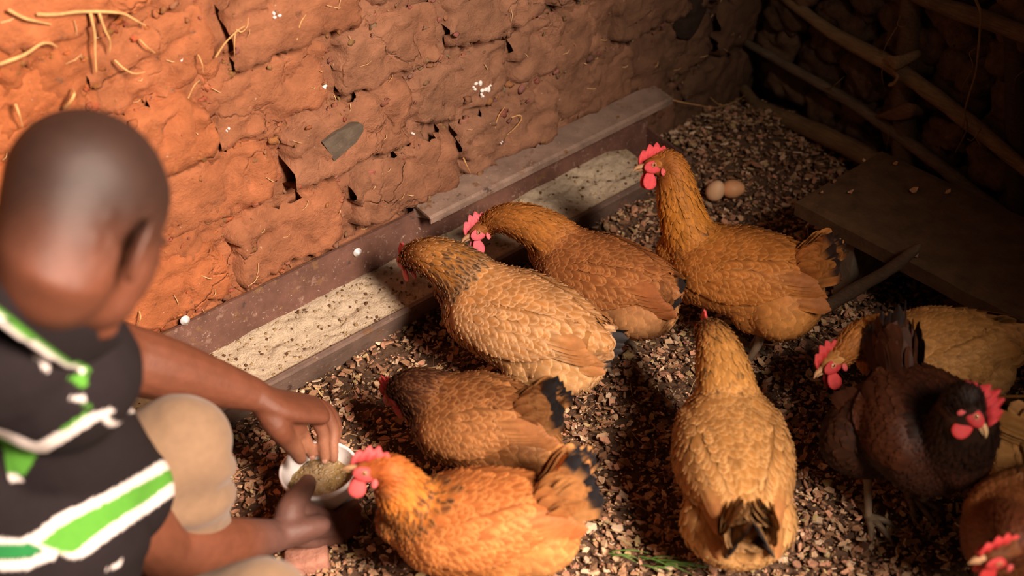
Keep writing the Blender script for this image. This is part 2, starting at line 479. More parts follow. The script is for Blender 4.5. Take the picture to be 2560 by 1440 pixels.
# ------------------------------------------------------------------ wall_right: dark mud packed between poles
def wb(u, v):
    y = .06 - 1.9 * u; z = -.03 + 1.2 * v
    return (.035 + .02 * fbm((0, y, z), 11, 5, 3) - .12 * (z - .1) * smooth(-.35, .05, y), y, z)
mb = MB(); vs, fs = grid_sheet(150, 96, wb)
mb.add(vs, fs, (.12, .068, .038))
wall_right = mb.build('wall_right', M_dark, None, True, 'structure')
def clod(y, z, ry, rz, sd):
    x = .012 - .12 * (z - .1) * smooth(-.35, .05, y)
    M = Matrix.Rotation(.30, 3, 'X') @ Matrix.Rotation(R.uniform(-.3, .3), 3, 'X')
    vs, fs = ball((0, 0, 0), (.042, ry, rz), None, 34, 24)
    out = []
    for v in vs:
        n = v.normalized()
        # square-ish lump with crumbly ridges
        k = 1 / max(abs(n.y) ** 4 + abs(n.z) ** 4 + abs(n.x) ** 4, .25) ** .25
        q = v * (1 + .55 * (k - 1))
        q = M @ q + V((x, y, z))
        q += n * (.026 * fbm(q, 15, sd, 4) + .016 * fbm(q, 42, sd, 4) + .012 * smooth(.25, .0, abs(fbm(q, 9, sd + 4, 2))) * -1)
        out.append(q)
    b = MB(); t = R.random()
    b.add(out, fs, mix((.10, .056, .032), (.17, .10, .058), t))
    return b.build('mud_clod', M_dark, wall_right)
k = 0
for row in range(13):
    z0 = .03 + row * .083
    y = .02 - R.uniform(0, .06)
    while y > -1.5:
        w_ = R.uniform(.05, .085)
        y -= w_
        z = z0 - .28 * (-y) + .18 + R.uniform(-.012, .012) - .06
        if -.02 < z < .85:
            clod(y, z, w_ * 1.08, R.uniform(.040, .054), 3.7 * k); k += 1
        y -= w_ * .85
def pole(name, P, rad, col, label=None, wob=.25, parent=None, seg=12, n=8):
    b = MB(); b.add(*chain(P, rad, n, seg, (0, 0, 1), wob, R.random() * 50), lambda p: mix(col, tuple(.55 * q for q in col), .5 + .8 * fbm(p, 20, 7)))
    o = b.build(name, M_wood, parent or wall_right)
    if label: o['label'] = label
    return o
pole('pole', [(-0.02, -0.0527, 0.337), (-0.03, -0.1115, 0.3351), (-0.05, -0.2597, 0.3107), (-0.06, -0.4278, 0.2983), (-0.06, -0.6071, 0.2522), (-0.06, -0.7709, 0.1974), (-0.06, -0.9635, 0.1368)], [.012, .013, .015, .018, .017, .015, .014], (.34, .22, .115), 'pale stripped diagonal pole')
pole('pole', [(-0.03, -0.0025, 0.1843), (-0.045, -0.13, 0.1825), (-0.05, -0.3235, 0.1653), (-0.05, -0.5265, 0.1225), (-0.05, -0.6561, 0.0881), (-0.05, -0.8003, 0.0518), (-0.05, -0.9557, 0.0168)], [.009, .011, .012, .014, .015, .014, .013], (.22, .155, .10))
pole('pole', [(-0.03, -0.0089, 0.0577), (-0.06, -0.0845, 0.0523), (-0.07, -0.2152, 0.0632), (-0.075, -0.3473, 0.0691), (-0.075, -0.4815, 0.0632), (-0.07, -0.6586, 0.0463)], [.013, .016, .021, .023, .022, .02], (.28, .165, .08), 'thick brown pole low on the wall')
pole('pole', [(-0.03, -0.384, 0.4646), (-0.045, -0.4844, 0.4627), (-0.05, -0.5997, 0.4691), (-0.05, -0.7155, 0.47), (-0.05, -0.859, 0.4662)], [.013, .017, .019, .018, .016], (.22, .14, .075))
pole('post', [(-0.018, -0.4158, 0.4892), (-0.025, -0.4359, 0.3606), (-0.03, -0.4545, 0.2137), (-0.035, -0.4831, 0.0837), (-0.03, -0.4877, 0.0409)], [.024, .025, .026, .028, .028], (.17, .105, .06))
pole('post', [(-0.01, -0.6571, 0.4627), (-0.015, -0.712, 0.2673), (-0.02, -0.7733, 0.0389)], [.024, .026, .026], (.09, .055, .034))
# bark strips that tie the poles to the post
def bark_tie(P, wd, col):
    b = MB(); b.add(*chain(P, [(w_, .0035) for w_ in wd], 6, 8, (1, 0, 0), .15, R.random() * 9), col)
    return b.build('bark_tie', M_wood, wall_right)
bark_tie([(-0.085, -0.432, 0.3236), (-0.092, -0.4549, 0.3274), (-0.075, -0.4641, 0.3323), (-0.045, -0.4746, 0.3395), (-0.02, -0.4659, 0.33)], [.012, .016, .013, .009, .004], (.30, .19, .10))
bark_tie([(-0.06, -0.4135, 0.1677), (-0.075, -0.459, 0.1952), (-0.08, -0.5013, 0.2271), (-0.05, -0.5133, 0.2142)], [.004, .014, .017, .008], (.19, .10, .05))
bark_tie([(-0.08, -0.4478, 0.2971), (-0.1, -0.4693, 0.3036), (-0.098, -0.463, 0.2858), (-0.09, -0.4474, 0.2717)], [.005, .006, .006, .004], (.38, .24, .12))
for r, P in [
    (.0032, [(-0.07, -0.5939, 0.5127), (-0.08, -0.6157, 0.4936), (-0.085, -0.6268, 0.4428), (-0.09, -0.6375, 0.3773), (-0.09, -0.634, 0.3301), (-0.09, -0.6322, 0.2825), (-0.085, -0.6425, 0.2467), (-0.07, -0.6239, 0.1833), (-0.05, -0.6093, 0.1561)]),
    (.0014, [(-0.075, -0.617, 0.4161), (-0.085, -0.6128, 0.4065), (-0.085, -0.6261, 0.3801), (-0.08, -0.6094, 0.3256), (-0.06, -0.6061, 0.2834)]),
    (.0015, [(-0.09, -0.6331, 0.2782), (-0.09, -0.6363, 0.2461), (-0.07, -0.6253, 0.2086)]),
    (.0016, [(-0.085, -0.6719, 0.2595), (-0.09, -0.6691, 0.2364), (-0.09, -0.681, 0.2253), (-0.08, -0.6762, 0.1965)]),
    (.0016, [(-0.085, -0.6723, 0.2578), (-0.09, -0.6631, 0.2289), (-0.09, -0.6505, 0.2253)]),
    (.0016, [(-0.05, -0.416, 0.3827), (-0.07, -0.4145, 0.3591), (-0.075, -0.4068, 0.3247)]),
    (.0016, [(-0.05, -0.243, 0.1679), (-0.065, -0.2808, 0.1868), (-0.07, -0.3004, 0.209), (-0.05, -0.3035, 0.219)]),
    (.0012, [(-0.06, -0.2806, 0.1848), (-0.06, -0.2758, 0.1568)]),
    (.0014, [(-0.06, -0.4453, 0.1526), (-0.07, -0.4551, 0.1279), (-0.05, -0.4429, 0.0846)]),
    (.0014, [(-0.05, -0.7164, 0.3951), (-0.07, -0.7133, 0.3862), (-0.05, -0.7039, 0.3504)]),
    (.0012, [(-0.06, -0.402, 0.3078), (-0.075, -0.4159, 0.2749), (-0.06, -0.4221, 0.2321)]),
    (.0015, [(-0.04, -0.4169, 0.415), (-0.065, -0.4262, 0.3972), (-0.065, -0.4439, 0.3998), (-0.04, -0.4335, 0.4023)])]:
    strand(P, r, 'root_strand', wall_right, (.20, .115, .05), r * 9000)

# ------------------------------------------------------------------ unseen wall stub, added behind the camera to shade the right side
def shade_wall_pt(u, v):
    x = -1.27 + 1.37 * u; z = -.03 + 2.5 * v
    return (x, -2.2 + .02 * fbm((x, 1, z), 9, 3, 3), z)
mb = MB(); vs, fs = grid_sheet(40, 80, shade_wall_pt); vs2, fs2 = grid_sheet(4, 80, lambda u, v: (-1.27, -2.2 - .2 * u, -.03 + 2.5 * v))
mb.add(vs, fs, (.30, .14, .07)); mb.add(vs2, fs2, (.30, .14, .07))
mb.build('shade_wall_stub', M_mud, None, True, 'structure')

# ------------------------------------------------------------------ floor
def floor_h(x, y):
    h = .010 * fbm((x, y, 0), 5, 1, 2) + .006 * fbm((x, y, 0), 18, 4, 2)
    h += .055 * math.exp(-((x + .20) ** 2 + (y + .10) ** 2) / .05)
    h += .016 * math.exp(-((y + .14) / .05) ** 2) * smooth(-1.5, -1.0, x)
    return h
mb = MB(); vs, fs = grid_sheet(150, 120, lambda u, v: (-2.9 + 3.0 * u, -2.3 + 2.4 * v, floor_h(-2.9 + 3.0 * u, -2.3 + 2.4 * v) - .004))
mb.add(vs, fs, (.15, .085, .052))
floor_o = mb.build('floor', M_soil, None, True, 'structure')

CHIP = [((.56, .36, .21), 3), ((.50, .25, .15), 3.5), ((.66, .47, .31), 1.6), ((.36, .19, .10), 4), ((.22, .115, .06), 3), ((.10, .05, .03), 1.6), ((.48, .34, .16), 1.5)]
def chip_colour(rr):
    c = rr.choices([c for c, _ in CHIP], [w_ for _, w_ in CHIP])[0]
    k = rr.uniform(.72, 1.35)
    return tuple(k * q for q in c)
def chip_shape(l, w_, th, rr):
    """bent splintery flake, 5 outline points, both faces"""
    m = rr.choice((4, 5, 5, 6)); a0 = rr.uniform(0, 6.28)
    top = []
    for i in range(m):
        a = a0 + 2 * math.pi * (i + rr.uniform(-.28, .28)) / m
        x = math.cos(a) * l * .5 * rr.uniform(.75, 1.2); y = math.sin(a) * w_ * .5 * rr.uniform(.75, 1.2)
        top.append(V((x, y, rr.uniform(-.12, .18) * w_ + .25 * x * x / max(l, .001))))
    bot = [p - V((0, 0, th)) for p in top]
    vs = top + bot
    fs = [tuple(range(m)), tuple(reversed(range(m, 2 * m)))] + [(i, m + i, m + (i + 1) % m, (i + 1) % m) for i in range(m)]
    return vs, fs
rr = random.Random(21)
shapes = [chip_shape(1, rr.uniform(.28, .85), .14, rr) for _ in range(60)]
def in_bounds(x, y):
    return -2.5 < x < -.02 and -1.75 < y < .0 and not (y > -.10 and x < -.33)
mb = MB(); n = 0
TOT = 42000
while n < TOT:
    x = rr.uniform(-2.4, -.02); y = rr.uniform(-1.7, 0.0)
    if not in_bounds(x, y): continue
    dens = .62 + .55 * fbm((x, y, 0), 6, 12, 2)
    if rr.random() > dens + .25: continue
    n += 1
    s_ = rr.choice((.005, .006, .008, .009, .011, .013, .015, .018, .021)) * rr.uniform(.8, 1.2)
    vs, fs = shapes[rr.randrange(60)]
    M = Matrix.Rotation(rr.uniform(0, 6.28), 3, 'Z') @ Matrix.Rotation(rr.gauss(0, .30), 3, 'X') @ Matrix.Rotation(rr.gauss(0, .30), 3, 'Y')
    z = floor_h(x, y) + rr.uniform(.000, .014)
    o_ = V((x, y, z))
    mb.add([M @ (v * s_) + o_ for v in vs], fs, chip_colour(rr))
for k in range(20000):                                              # small broken bits between the chips
    x = rr.uniform(-2.3, -.02); y = rr.uniform(-1.6, 0.0)
    if not in_bounds(x, y): continue
    s_ = rr.uniform(.003, .0065); vs, fs = shapes[rr.randrange(60)]
    M = Matrix.Rotation(rr.uniform(0, 6.28), 3, 'Z') @ Matrix.Rotation(rr.gauss(0, .4), 3, 'X')
    o_ = V((x, y, floor_h(x, y) + rr.uniform(.004, .013)))
    mb.add([M @ (v * s_) + o_ for v in vs], fs, chip_colour(rr))
for k in range(1500):                                               # thin splinters and straw among the chips
    x = rr.uniform(-2.3, -.05); y = rr.uniform(-1.6, -.02)
    if not in_bounds(x, y): continue
    a = rr.uniform(0, 6.28); l = rr.uniform(.008, .028); d = V((math.cos(a), math.sin(a), rr.uniform(-.2, .2))) * l
    p = V((x, y, floor_h(x, y) + .011))
    mb.add(*chain([p - d, p + V((rr.uniform(-.004, .004), rr.uniform(-.004, .004), .003)), p + d], [.0006, .0009, .0006], 1, 4, caps=False), rr.choice(((.16, .08, .04), (.4, .25, .12), (.09, .05, .03))))
lit = mb.build('wood_chip_litter', M_chip, floor_o, False, 'stuff')
big = []
for k in range(16):
    c = chip_colour(rr)
    while max(c) < .3: c = chip_colour(rr)
    vs, fs = chip_shape(1, rr.uniform(.5, .9), .13, rr)
    big.append(make_mesh('wood_chip', vs, fs, [c] * len(vs), False)); big[-1].materials.append(M_chip)
n = 0
while n < 300:
    x = rr.uniform(-1.85, -.1); y = rr.uniform(-1.4, -.1)
    if not in_bounds(x, y): continue
    
    o = bpy.data.objects.new('wood_chip', big[rr.randrange(16)]); COL.objects.link(o); o.parent = floor_o
    s_ = rr.uniform(.015, .025)
    o.scale = (s_, s_, s_); o.location = (x, y, floor_h(x, y) + .013)
    o.rotation_euler = (rr.gauss(0, .25), rr.gauss(0, .25), rr.uniform(0, 6.28)); n += 1
# ------------------------------------------------------------------ feed trough along wall_left
XL, XR = -1.98, -.385
tr = root('feed_trough', (-1.2, -.08, 0), 'long rusty steel feed trough along the foot of the mud brick wall', 'trough')
tr_m = Matrix.Translation((1.2, .08, 0))
def tpart(name, vs, fs, col, mat=M_rust, sm=False, parent=tr, label=None):
    b = MB(); b.add([tr_m @ V(v) for v in vs], fs, col)
    o = b.build(name, mat, parent, sm)
    if label: o['label'] = label
    return o
rust = (.14, .064, .045)
xs = [XL + (XR - XL) * i / 40 for i in range(41)]
tpart('back_plate', *extrude_profile([(-.004, .172), (-.010, .172), (-.022, .02), (-.012, .02)], xs), rust)
tpart('bottom_plate', *extrude_profile([(-.012, .026), (-.012, .016), (-.125, .010), (-.125, .020)], xs), rust)
tpart('front_plate', *extrude_profile([(-.144, .078), (-.149, .081), (-.157, .080), (-.158, .074), (-.132, .008), (-.122, .008)], xs), (.17, .11, .085))
for x in (XL, XR):
    tpart('end_plate', *extrude_profile([(-.006, .100), (-.02, .100), (-.150, .078), (-.126, .01), (-.012, .018)], [x - .003, x + .003]), rust)
fx = [-1.055 + (.70) * i / 20 for i in range(21)]
tpart('top_flange', *extrude_profile([(.004, .194), (-.058, .186), (-.064, .182), (-.064, .170), (-.060, .170), (-.060, .180), (.004, .188)], fx), (.26, .172, .13), label='dusty bent flange over the far half')
tpart('corner_gusset', [(-1.055, -.006, .190), (-1.055, -.064, .182), (-1.030, -.062, .165), (-1.055, -.008, .160), (-1.048, -.006, .190), (-1.048, -.060, .182), (-1.024, -.058, .165), (-1.046, -.008, .160)],
      [(0, 1, 2, 3), (7, 6, 5, 4), (0, 4, 5, 1), (1, 5, 6, 2), (2, 6, 7, 3), (3, 7, 4, 0)], (.21, .14, .11))
for p in ((-1.582, -0.01, 0.1814), (-1.204, -0.014, 0.1481)):
    b = MB(); vs, fs = lathe([(.0, .0075), (.0035, .007), (.0045, .004), (.009, .003), (.0095, 0)], 18)
    Mx = Matrix.Rotation(math.radians(90), 4, 'X')
    b.add([tr_m @ (V(p) + (Mx @ V(v))) for v in vs], fs); o = b.build('bolt_washer', M_washer, tr); o['label'] = 'pale bolt head with washer'
# meal in the trough
def feed_pt(u, v):
    x = XL + .02 + (XR - .09 - XL) * u
    y = -.012 - .134 * v
    q = (x, y, 0)
    back = .088 + .012 * fbm((x, 0, 0), 7, 3) - .012 * smooth(-1.5, -2.1, x)
    z = back + (.073 - back) * smooth(0, 1, v)
    ridge = .018 * fbm((x + .5 * y, y * 1.3, 0), 17, 6, 3) + .008 * fbm((x, y * .9 - x * .35, 0), 48, 2, 3)
    z += ridge * (1 - abs(2 * v - 1) ** 3) * (.4 + .6 * smooth(-1.75, -1.4, x)) + .0018 * fbm(q, 240, 5, 2)
    z -= .03 * smooth(-.52, -.40, x)
    return (x, y, z)
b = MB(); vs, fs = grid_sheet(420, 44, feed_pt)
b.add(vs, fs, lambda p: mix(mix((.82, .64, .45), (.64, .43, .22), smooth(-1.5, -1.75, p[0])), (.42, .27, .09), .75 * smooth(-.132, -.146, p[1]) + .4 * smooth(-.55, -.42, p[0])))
rf = random.Random(5)
for k in range(900):
    u, v = rf.random(), rf.uniform(.03, .97); p = feed_pt(u, v); s_ = rf.uniform(.0012, .0030)
    t = box((-s_, -s_, -s_), (s_, s_, s_ * .6)); M = Matrix.Rotation(rf.uniform(0, 3), 3, (rf.random(), rf.random(), rf.random()))
    b.add([M @ V(q) + V(p) for q in t[0]], t[1], rf.choice(((.75, .58, .38), (.62, .42, .22), (.7, .5, .3), (.2, .1, .05))))
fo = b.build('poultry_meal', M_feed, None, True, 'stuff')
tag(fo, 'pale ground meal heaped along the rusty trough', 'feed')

# ------------------------------------------------------------------ plank on supports beside wall_right
pl = root('wooden_plank', (-.36, -.95, .2), 'thick dark dirty wooden plank propped along the dark mud wall', 'plank')
def plank_pt_board(x0, x1, y0, y1, z0, z1, sd):
    nu, nv = 14, 40
    vs, fs = [], []
    b = MB()
    def top(u, v):
        x = x0 + (x1 - x0) * u; y = y0 + (y1 - y0) * v
        e = min(u, 1 - u, v * 4, (1 - v) * 4)
        return (x + .004 * fbm((0, y, 0), 9, sd), y + .004 * fbm((x, 0, 0), 20, sd), z1 + .003 * fbm((x, y, 0), 18, sd) - .004 * (1 - smooth(0, .05, e)))
    vs, fs = grid_sheet(nu, nv, top)
    m = len(vs)
    low = [(v[0], v[1], z0) for v in vs]
    idx = [i for i in range(nu + 1)] + [j * (nu + 1) + nu for j in range(1, nv + 1)] + [nv * (nu + 1) + i for i in range(nu - 1, -1, -1)] + [j * (nu + 1) for j in range(nv - 1, 0, -1)]
    ring = [low[i] for i in idx]
    k = len(idx)
    vv = vs + ring
    ff = fs + [(idx[i], m + i, m + (i + 1) % k, idx[(i + 1) % k]) for i in range(k)] + [tuple(m + i for i in range(k))]
    return vv, ff
vv, ff = plank_pt_board(-.496, -.215, -1.62, -.533, .166, .2, 3)
b = MB(); b.add([V(v) - V((-.36, -.95, .2)) for v in vv], ff, (.105, .056, .026)); b.build('board', M_plank, pl, False)
for (y0, c) in ((-.66, (.20, .15, .10)), (-1.42, (.14, .09, .06))):
    vs, fs = box((-.485, y0 - .016, -.02), (-.24, y0 + .016, .167))
    b = MB(); b.add([V(v) - V((-.36, -.95, .2)) for v in vs], fs, c); b.build('trestle_leg', M_plank, pl, False)
labels = ['tiny pale wood chip near the far inner end of the dark plank', 'small orange wood chip near the plank edge by the post',
          'pale rectangular wood chip in the middle of the plank end', 'largest split orange wood chip on the dark plank', 'orange wood chip beside the split one, nearer the dark wall',
          'faint brown wood chip near the outer corner of the plank', 'tiny orange crumb of wood at the outer edge of the plank', 'rounded pale wood chip where the dark stick meets the plank']
for (p, l, w_, c, lab) in zip([(-0.2839, -0.5369, 0.2), (-0.2456, -0.5877, 0.2), (-0.3974, -0.5915, 0.2), (-0.2996, -0.6731, 0.2), (-0.2579, -0.7221, 0.2), (-0.3893, -0.5454, 0.2), (-0.4403, -0.5534, 0.2), (-0.48, -0.8042, 0.2)],
                        (.011, .015, .020, .034, .020, .012, .009, .018), (.007, .009, .009, .014, .010, .007, .005, .012),
                        ((.62, .36, .18), (.5, .22, .1), (.62, .34, .18), (.62, .31, .14), (.55, .3, .15), (.3, .14, .07), (.5, .22, .1), (.3, .2, .13)), labels):
    vs, fs = chip_shape(l, w_, .0022, rr); a = rr.uniform(-.2, .5)
    o = MB(); Mz = Matrix.Rotation(a, 3, 'Z'); o.add([Mz @ v for v in vs], fs, c)
    o = o.build('wood_chip', M_chip, None, False); o.location = V(p) + V((0, 0, .006))
    tag(o, lab, 'wood chip', 'wood chips lying on the plank')
# stick leaning on the plank
b = MB(); P = [(-0.6344, -0.6661, 0.03), (-0.5874, -0.692, 0.065), (-0.5531, -0.7369, 0.125), (-0.5326, -0.7843, 0.185), (-0.5125, -0.8149, 0.236), (-0.504, -0.8218, 0.25)]
o0 = V(P[0]); b.add(*chain([V(p) - o0 for p in P], [.012, .013, .013, .012, .010, .004], 6, 10, (0, 0, 1), .3, 5), (.10, .06, .035))
o = b.build('stick', M_wood); o.location = o0
tag(o, 'dark weathered stick leaning up against the edge of the plank', 'stick')

# ------------------------------------------------------------------ eggs
def egg(p, r, rot, col, label):
    b = MB(); vs, fs = ball((0, 0, 0), (r, r, r), None, 28, 20)
    out = []
    for v in vs:
        t = v.z / r
        out.append(V((v.x * (1 - .13 * t), v.y * (1 - .13 * t), v.z * 1.28)))
    M = Matrix.Rotation(rot[2], 3, 'Z') @ Matrix.Rotation(rot[0], 3, 'X')
    b.add([M @ v for v in out], fs, col)
    o = b.build('egg', M_egg); o.location = p
    return tag(o, label, 'egg', 'eggs on the litter')
egg((-0.4145, -0.2599, 0.055), .0205, (.35, 0, .4), (.88, .54, .31), 'paler egg half hidden behind the neck of the upright hen')
egg((-0.3778, -0.2793, 0.052), .0205, (1.45, 0, .75), (.80, .40, .19), 'browner egg lying on its side next to the paler egg')

# ------------------------------------------------------------------ tub held by the man
cx, cy, _ = (-1.573, -0.4151, 0.095)
tub = root('plastic_tub', (cx, cy, .008), 'small white plastic tub half full of meal in the man\'s right hand', 'tub')
H_, Rt, Rb = .092, .0645, .052
b = MB()
b.add(*lathe([(.0, .0), (Rb - .004, .0), (Rb, .003), (Rt - .0015, H_ - .010), (Rt + .0015, H_ - .009), (Rt + .002, H_ - .001), (Rt + .0005, H_), (Rt - .0025, H_), (Rt - .0032, H_ - .004), (Rb - .003, .005), (0, .004)], 64))
b.build('tub_wall', M_plastic, tub)
def tub_feed(u, v):
    a = 2 * math.pi * u; r = .0595 * v
    x = r * math.cos(a); y = r * math.sin(a)
    return (x, y, .056 + .010 * fbm((x, y, 0), 22, 3, 3) + .003 * fbm((x, y, 0), 120, 1, 2) + .004 * (1 - v))
b = MB(); vs, fs = grid_sheet(64, 22, tub_feed)
b.add([V(v) + V((cx, cy, .008)) for v in vs], fs, lambda p: mix((.62, .42, .22), (.48, .31, .12), smooth(-.02, .05, nz(p, 30, 2))))
for k in range(260):
    p = V(tub_feed(rf.random(), math.sqrt(rf.random()) * .96)) + V((cx, cy, .008)); s_ = rf.uniform(.0010, .0022)
    t = box((-s_, -s_, -s_), (s_, s_, s_ * .6)); M = Matrix.Rotation(rf.uniform(0, 3), 3, (rf.random(), rf.random(), rf.random()))
    b.add([M @ V(q) + p for q in t[0]], t[1], rf.choice(((.75, .58, .36), (.62, .42, .2), (.72, .52, .3))))
tag(b.build('poultry_meal', M_feed, None, True, 'stuff'), 'yellowish ground meal inside the white plastic tub', 'feed')

# broken brick by the man's hand, grass sprig
vs, fs = ball((0, 0, 0), (.036, .024, .020), None, 20, 14)
vs = [V(tuple(math.copysign(abs(c / r) ** .45 * r, c) for c, r in zip(v, (.036, .024, .020)))) for v in vs]
vs = [v + V((.004 * fbm(v, 40, 1), .004 * fbm(v, 40, 2), .003 * fbm(v, 50, 3))) for v in vs]
b = MB(); b.add(vs, fs, (.42, .19, .13)); o = b.build('brick_fragment', M_mud); o.location = V((-1.666, -0.5029, 0.018)); o.rotation_euler = (.05, -.08, -.55)
tag(o, 'pinkish broken brick fragment on the litter below the man\'s hand', 'brick')
g = root('grass_sprig', (-1.255, -0.8773, 0.016), 'green grass sprig lying on the pale wood chips', 'grass')
gd = V((-1.217, -0.9258, 0.016)) - V((-1.298, -0.824, 0.016)); gd.normalize(); gs = V((-gd.y, gd.x, 0))
for k in range(16):
    u = rr.uniform(-.07, .03); v_ = rr.uniform(-.012, .012); l = rr.uniform(.03, .075); a = rr.gauss(0, .22)
    d = gd * math.cos(a) + gs * math.sin(a); p = gd * u + gs * v_ + V((0, 0, rr.uniform(.002, .010)))
    b = MB(); b.add(*chain([p, p + d * l * .5 + V((0, 0, .006)), p + d * l], [(.0014, .0004), (.0017, .0004), (.0003, .0002)], 3, 5), (1, 1, 1)); b.build('blade', M_green, g)
COLLAR_ = [(-2.036, -0.6443, 0.9022), (-2.034, -0.7001, 0.9061), (-2.021, -0.7294, 0.8875), (-1.997, -0.7256, 0.8374), (-1.97, -0.7069, 0.7808), (-1.938, -0.6651, 0.7181)]
PRINT = [
    ('w', [(-2.069, -0.6498, 0.7076), (-2.063, -0.6608, 0.7018), (-2.043, -0.6972, 0.6824), (-2.016, -0.7087, 0.6928), (-1.991, -0.7173, 0.7047), (-1.972, -0.7284, 0.7092), (-1.973, -0.7313, 0.7051), (-1.992, -0.7246, 0.6968), (-2.017, -0.716, 0.6846), (-2.048, -0.7038, 0.6718), (-2.055, -0.6969, 0.6728), (-2.07, -0.6686, 0.6882), (-2.077, -0.658, 0.6933)]),
    ('g', [(-2.078, -0.6589, 0.6916), (-2.07, -0.6686, 0.6882), (-2.055, -0.6969, 0.6728), (-2.07, -0.6952, 0.6619), (-2.088, -0.6934, 0.6494), (-2.101, -0.6837, 0.6485)]),
    ('g', [(-2.017, -0.7071, 0.6932), (-1.994, -0.7147, 0.7048), (-1.985, -0.7172, 0.7097), (-1.99, -0.7185, 0.704), (-2.015, -0.7107, 0.6917)]),
    ('w', [(-2.098, -0.681, 0.6532), (-2.09, -0.6902, 0.6505), (-2.091, -0.6965, 0.644), (-2.103, -0.6861, 0.6444)]),
    ('w', [(-2.122, -0.6796, 0.5705), (-2.104, -0.6973, 0.5674), (-2.09, -0.7038, 0.5722), (-2.065, -0.7104, 0.5863), (-2.025, -0.7293, 0.6001), (-1.998, -0.7395, 0.6123), (-1.967, -0.7435, 0.6333), (-1.96, -0.7361, 0.6462), (-1.957, -0.742, 0.6429), (-1.955, -0.7556, 0.6311), (-1.962, -0.7661, 0.6146), (-1.977, -0.7693, 0.5998), (-2.004, -0.7679, 0.5791), (-2.031, -0.7604, 0.5647), (-2.069, -0.7488, 0.5451), (-2.077, -0.7421, 0.5454), (-2.083, -0.7303, 0.5517), (-2.094, -0.7178, 0.5553), (-2.102, -0.7041, 0.5623), (-2.125, -0.6829, 0.5649)]),
    ('g', [(-1.963, -0.754, 0.6264), (-1.965, -0.7587, 0.6197), (-1.985, -0.7626, 0.6001), (-2.016, -0.7559, 0.5813), (-2.047, -0.7465, 0.5653), (-2.073, -0.7409, 0.5495), (-2.082, -0.7293, 0.5534), (-2.092, -0.7125, 0.562), (-2.068, -0.7175, 0.5764), (-2.028, -0.7353, 0.5917), (-1.997, -0.7482, 0.6041), (-1.978, -0.7525, 0.6152), (-1.965, -0.7504, 0.6282)]),
    ('d', [(-2.125, -0.6833, 0.5642), (-2.099, -0.7046, 0.564), (-2.092, -0.7179, 0.557), (-2.102, -0.7162, 0.5506), (-2.132, -0.6909, 0.5509)]),
    ('w', [(-2.133, -0.6915, 0.5499), (-2.107, -0.7132, 0.549), (-2.091, -0.7204, 0.5552), (-2.084, -0.7297, 0.5517), (-2.089, -0.7305, 0.5469), (-2.102, -0.723, 0.5438), (-2.114, -0.717, 0.54), (-2.138, -0.6971, 0.5401)]),
    ('w', [(-2.044, -0.7458, 0.5037), (-2.03, -0.7502, 0.5102), (-2.036, -0.7526, 0.5034)]),
    ('g', [(-2.035, -0.7072, 0.8817), (-2.027, -0.7108, 0.8749), (-1.993, -0.7006, 0.8153), (-1.968, -0.6876, 0.7641), (-1.942, -0.6739, 0.7139), (-1.951, -0.6785, 0.7234), (-1.976, -0.694, 0.763), (-2.001, -0.7071, 0.8124), (-2.027, -0.7143, 0.8664), (-2.039, -0.7054, 0.8805)]),
    ('w', [(-2.04, -0.7062, 0.879), (-2.035, -0.7123, 0.8766), (-2.028, -0.7148, 0.8655), (-2.001, -0.7077, 0.8115), (-1.976, -0.6944, 0.7623), (-1.951, -0.6779, 0.7244), (-1.956, -0.6822, 0.7226), (-1.983, -0.6997, 0.7626), (-2.008, -0.7136, 0.8096), (-2.039, -0.7162, 0.8698), (-2.044, -0.7055, 0.8763)]),
    ('w', [(-2.036, -0.6724, 0.8424), (-2.023, -0.6812, 0.8292), (-2.015, -0.6855, 0.8157), (-2.008, -0.6909, 0.8028), (-2.003, -0.6951, 0.7896), (-1.992, -0.6976, 0.7798), (-1.995, -0.7004, 0.7748), (-2.002, -0.7009, 0.7769), (-2.006, -0.706, 0.769), (-2.009, -0.7055, 0.7697), (-2.012, -0.6966, 0.7907), (-2.015, -0.6924, 0.8023), (-2.026, -0.6842, 0.824), (-2.038, -0.6749, 0.8379)]),
    ('g', [(-1.95, -0.6553, 0.7019), (-1.937, -0.6635, 0.704), (-1.943, -0.6699, 0.693), (-1.948, -0.6662, 0.6925)]),
    ('w', [(-1.95, -0.6527, 0.6717), (-1.94, -0.6594, 0.6732), (-1.942, -0.6649, 0.6663), (-1.949, -0.6559, 0.6699)]),
    ('g', [(-1.946, -0.6609, 0.6672), (-1.941, -0.668, 0.6644), (-1.942, -0.672, 0.6594)]),
    ('w', [(-1.942, -0.676, 0.655), (-1.939, -0.6816, 0.6523), (-1.944, -0.6893, 0.6404), (-1.947, -0.6853, 0.6423)]),
]
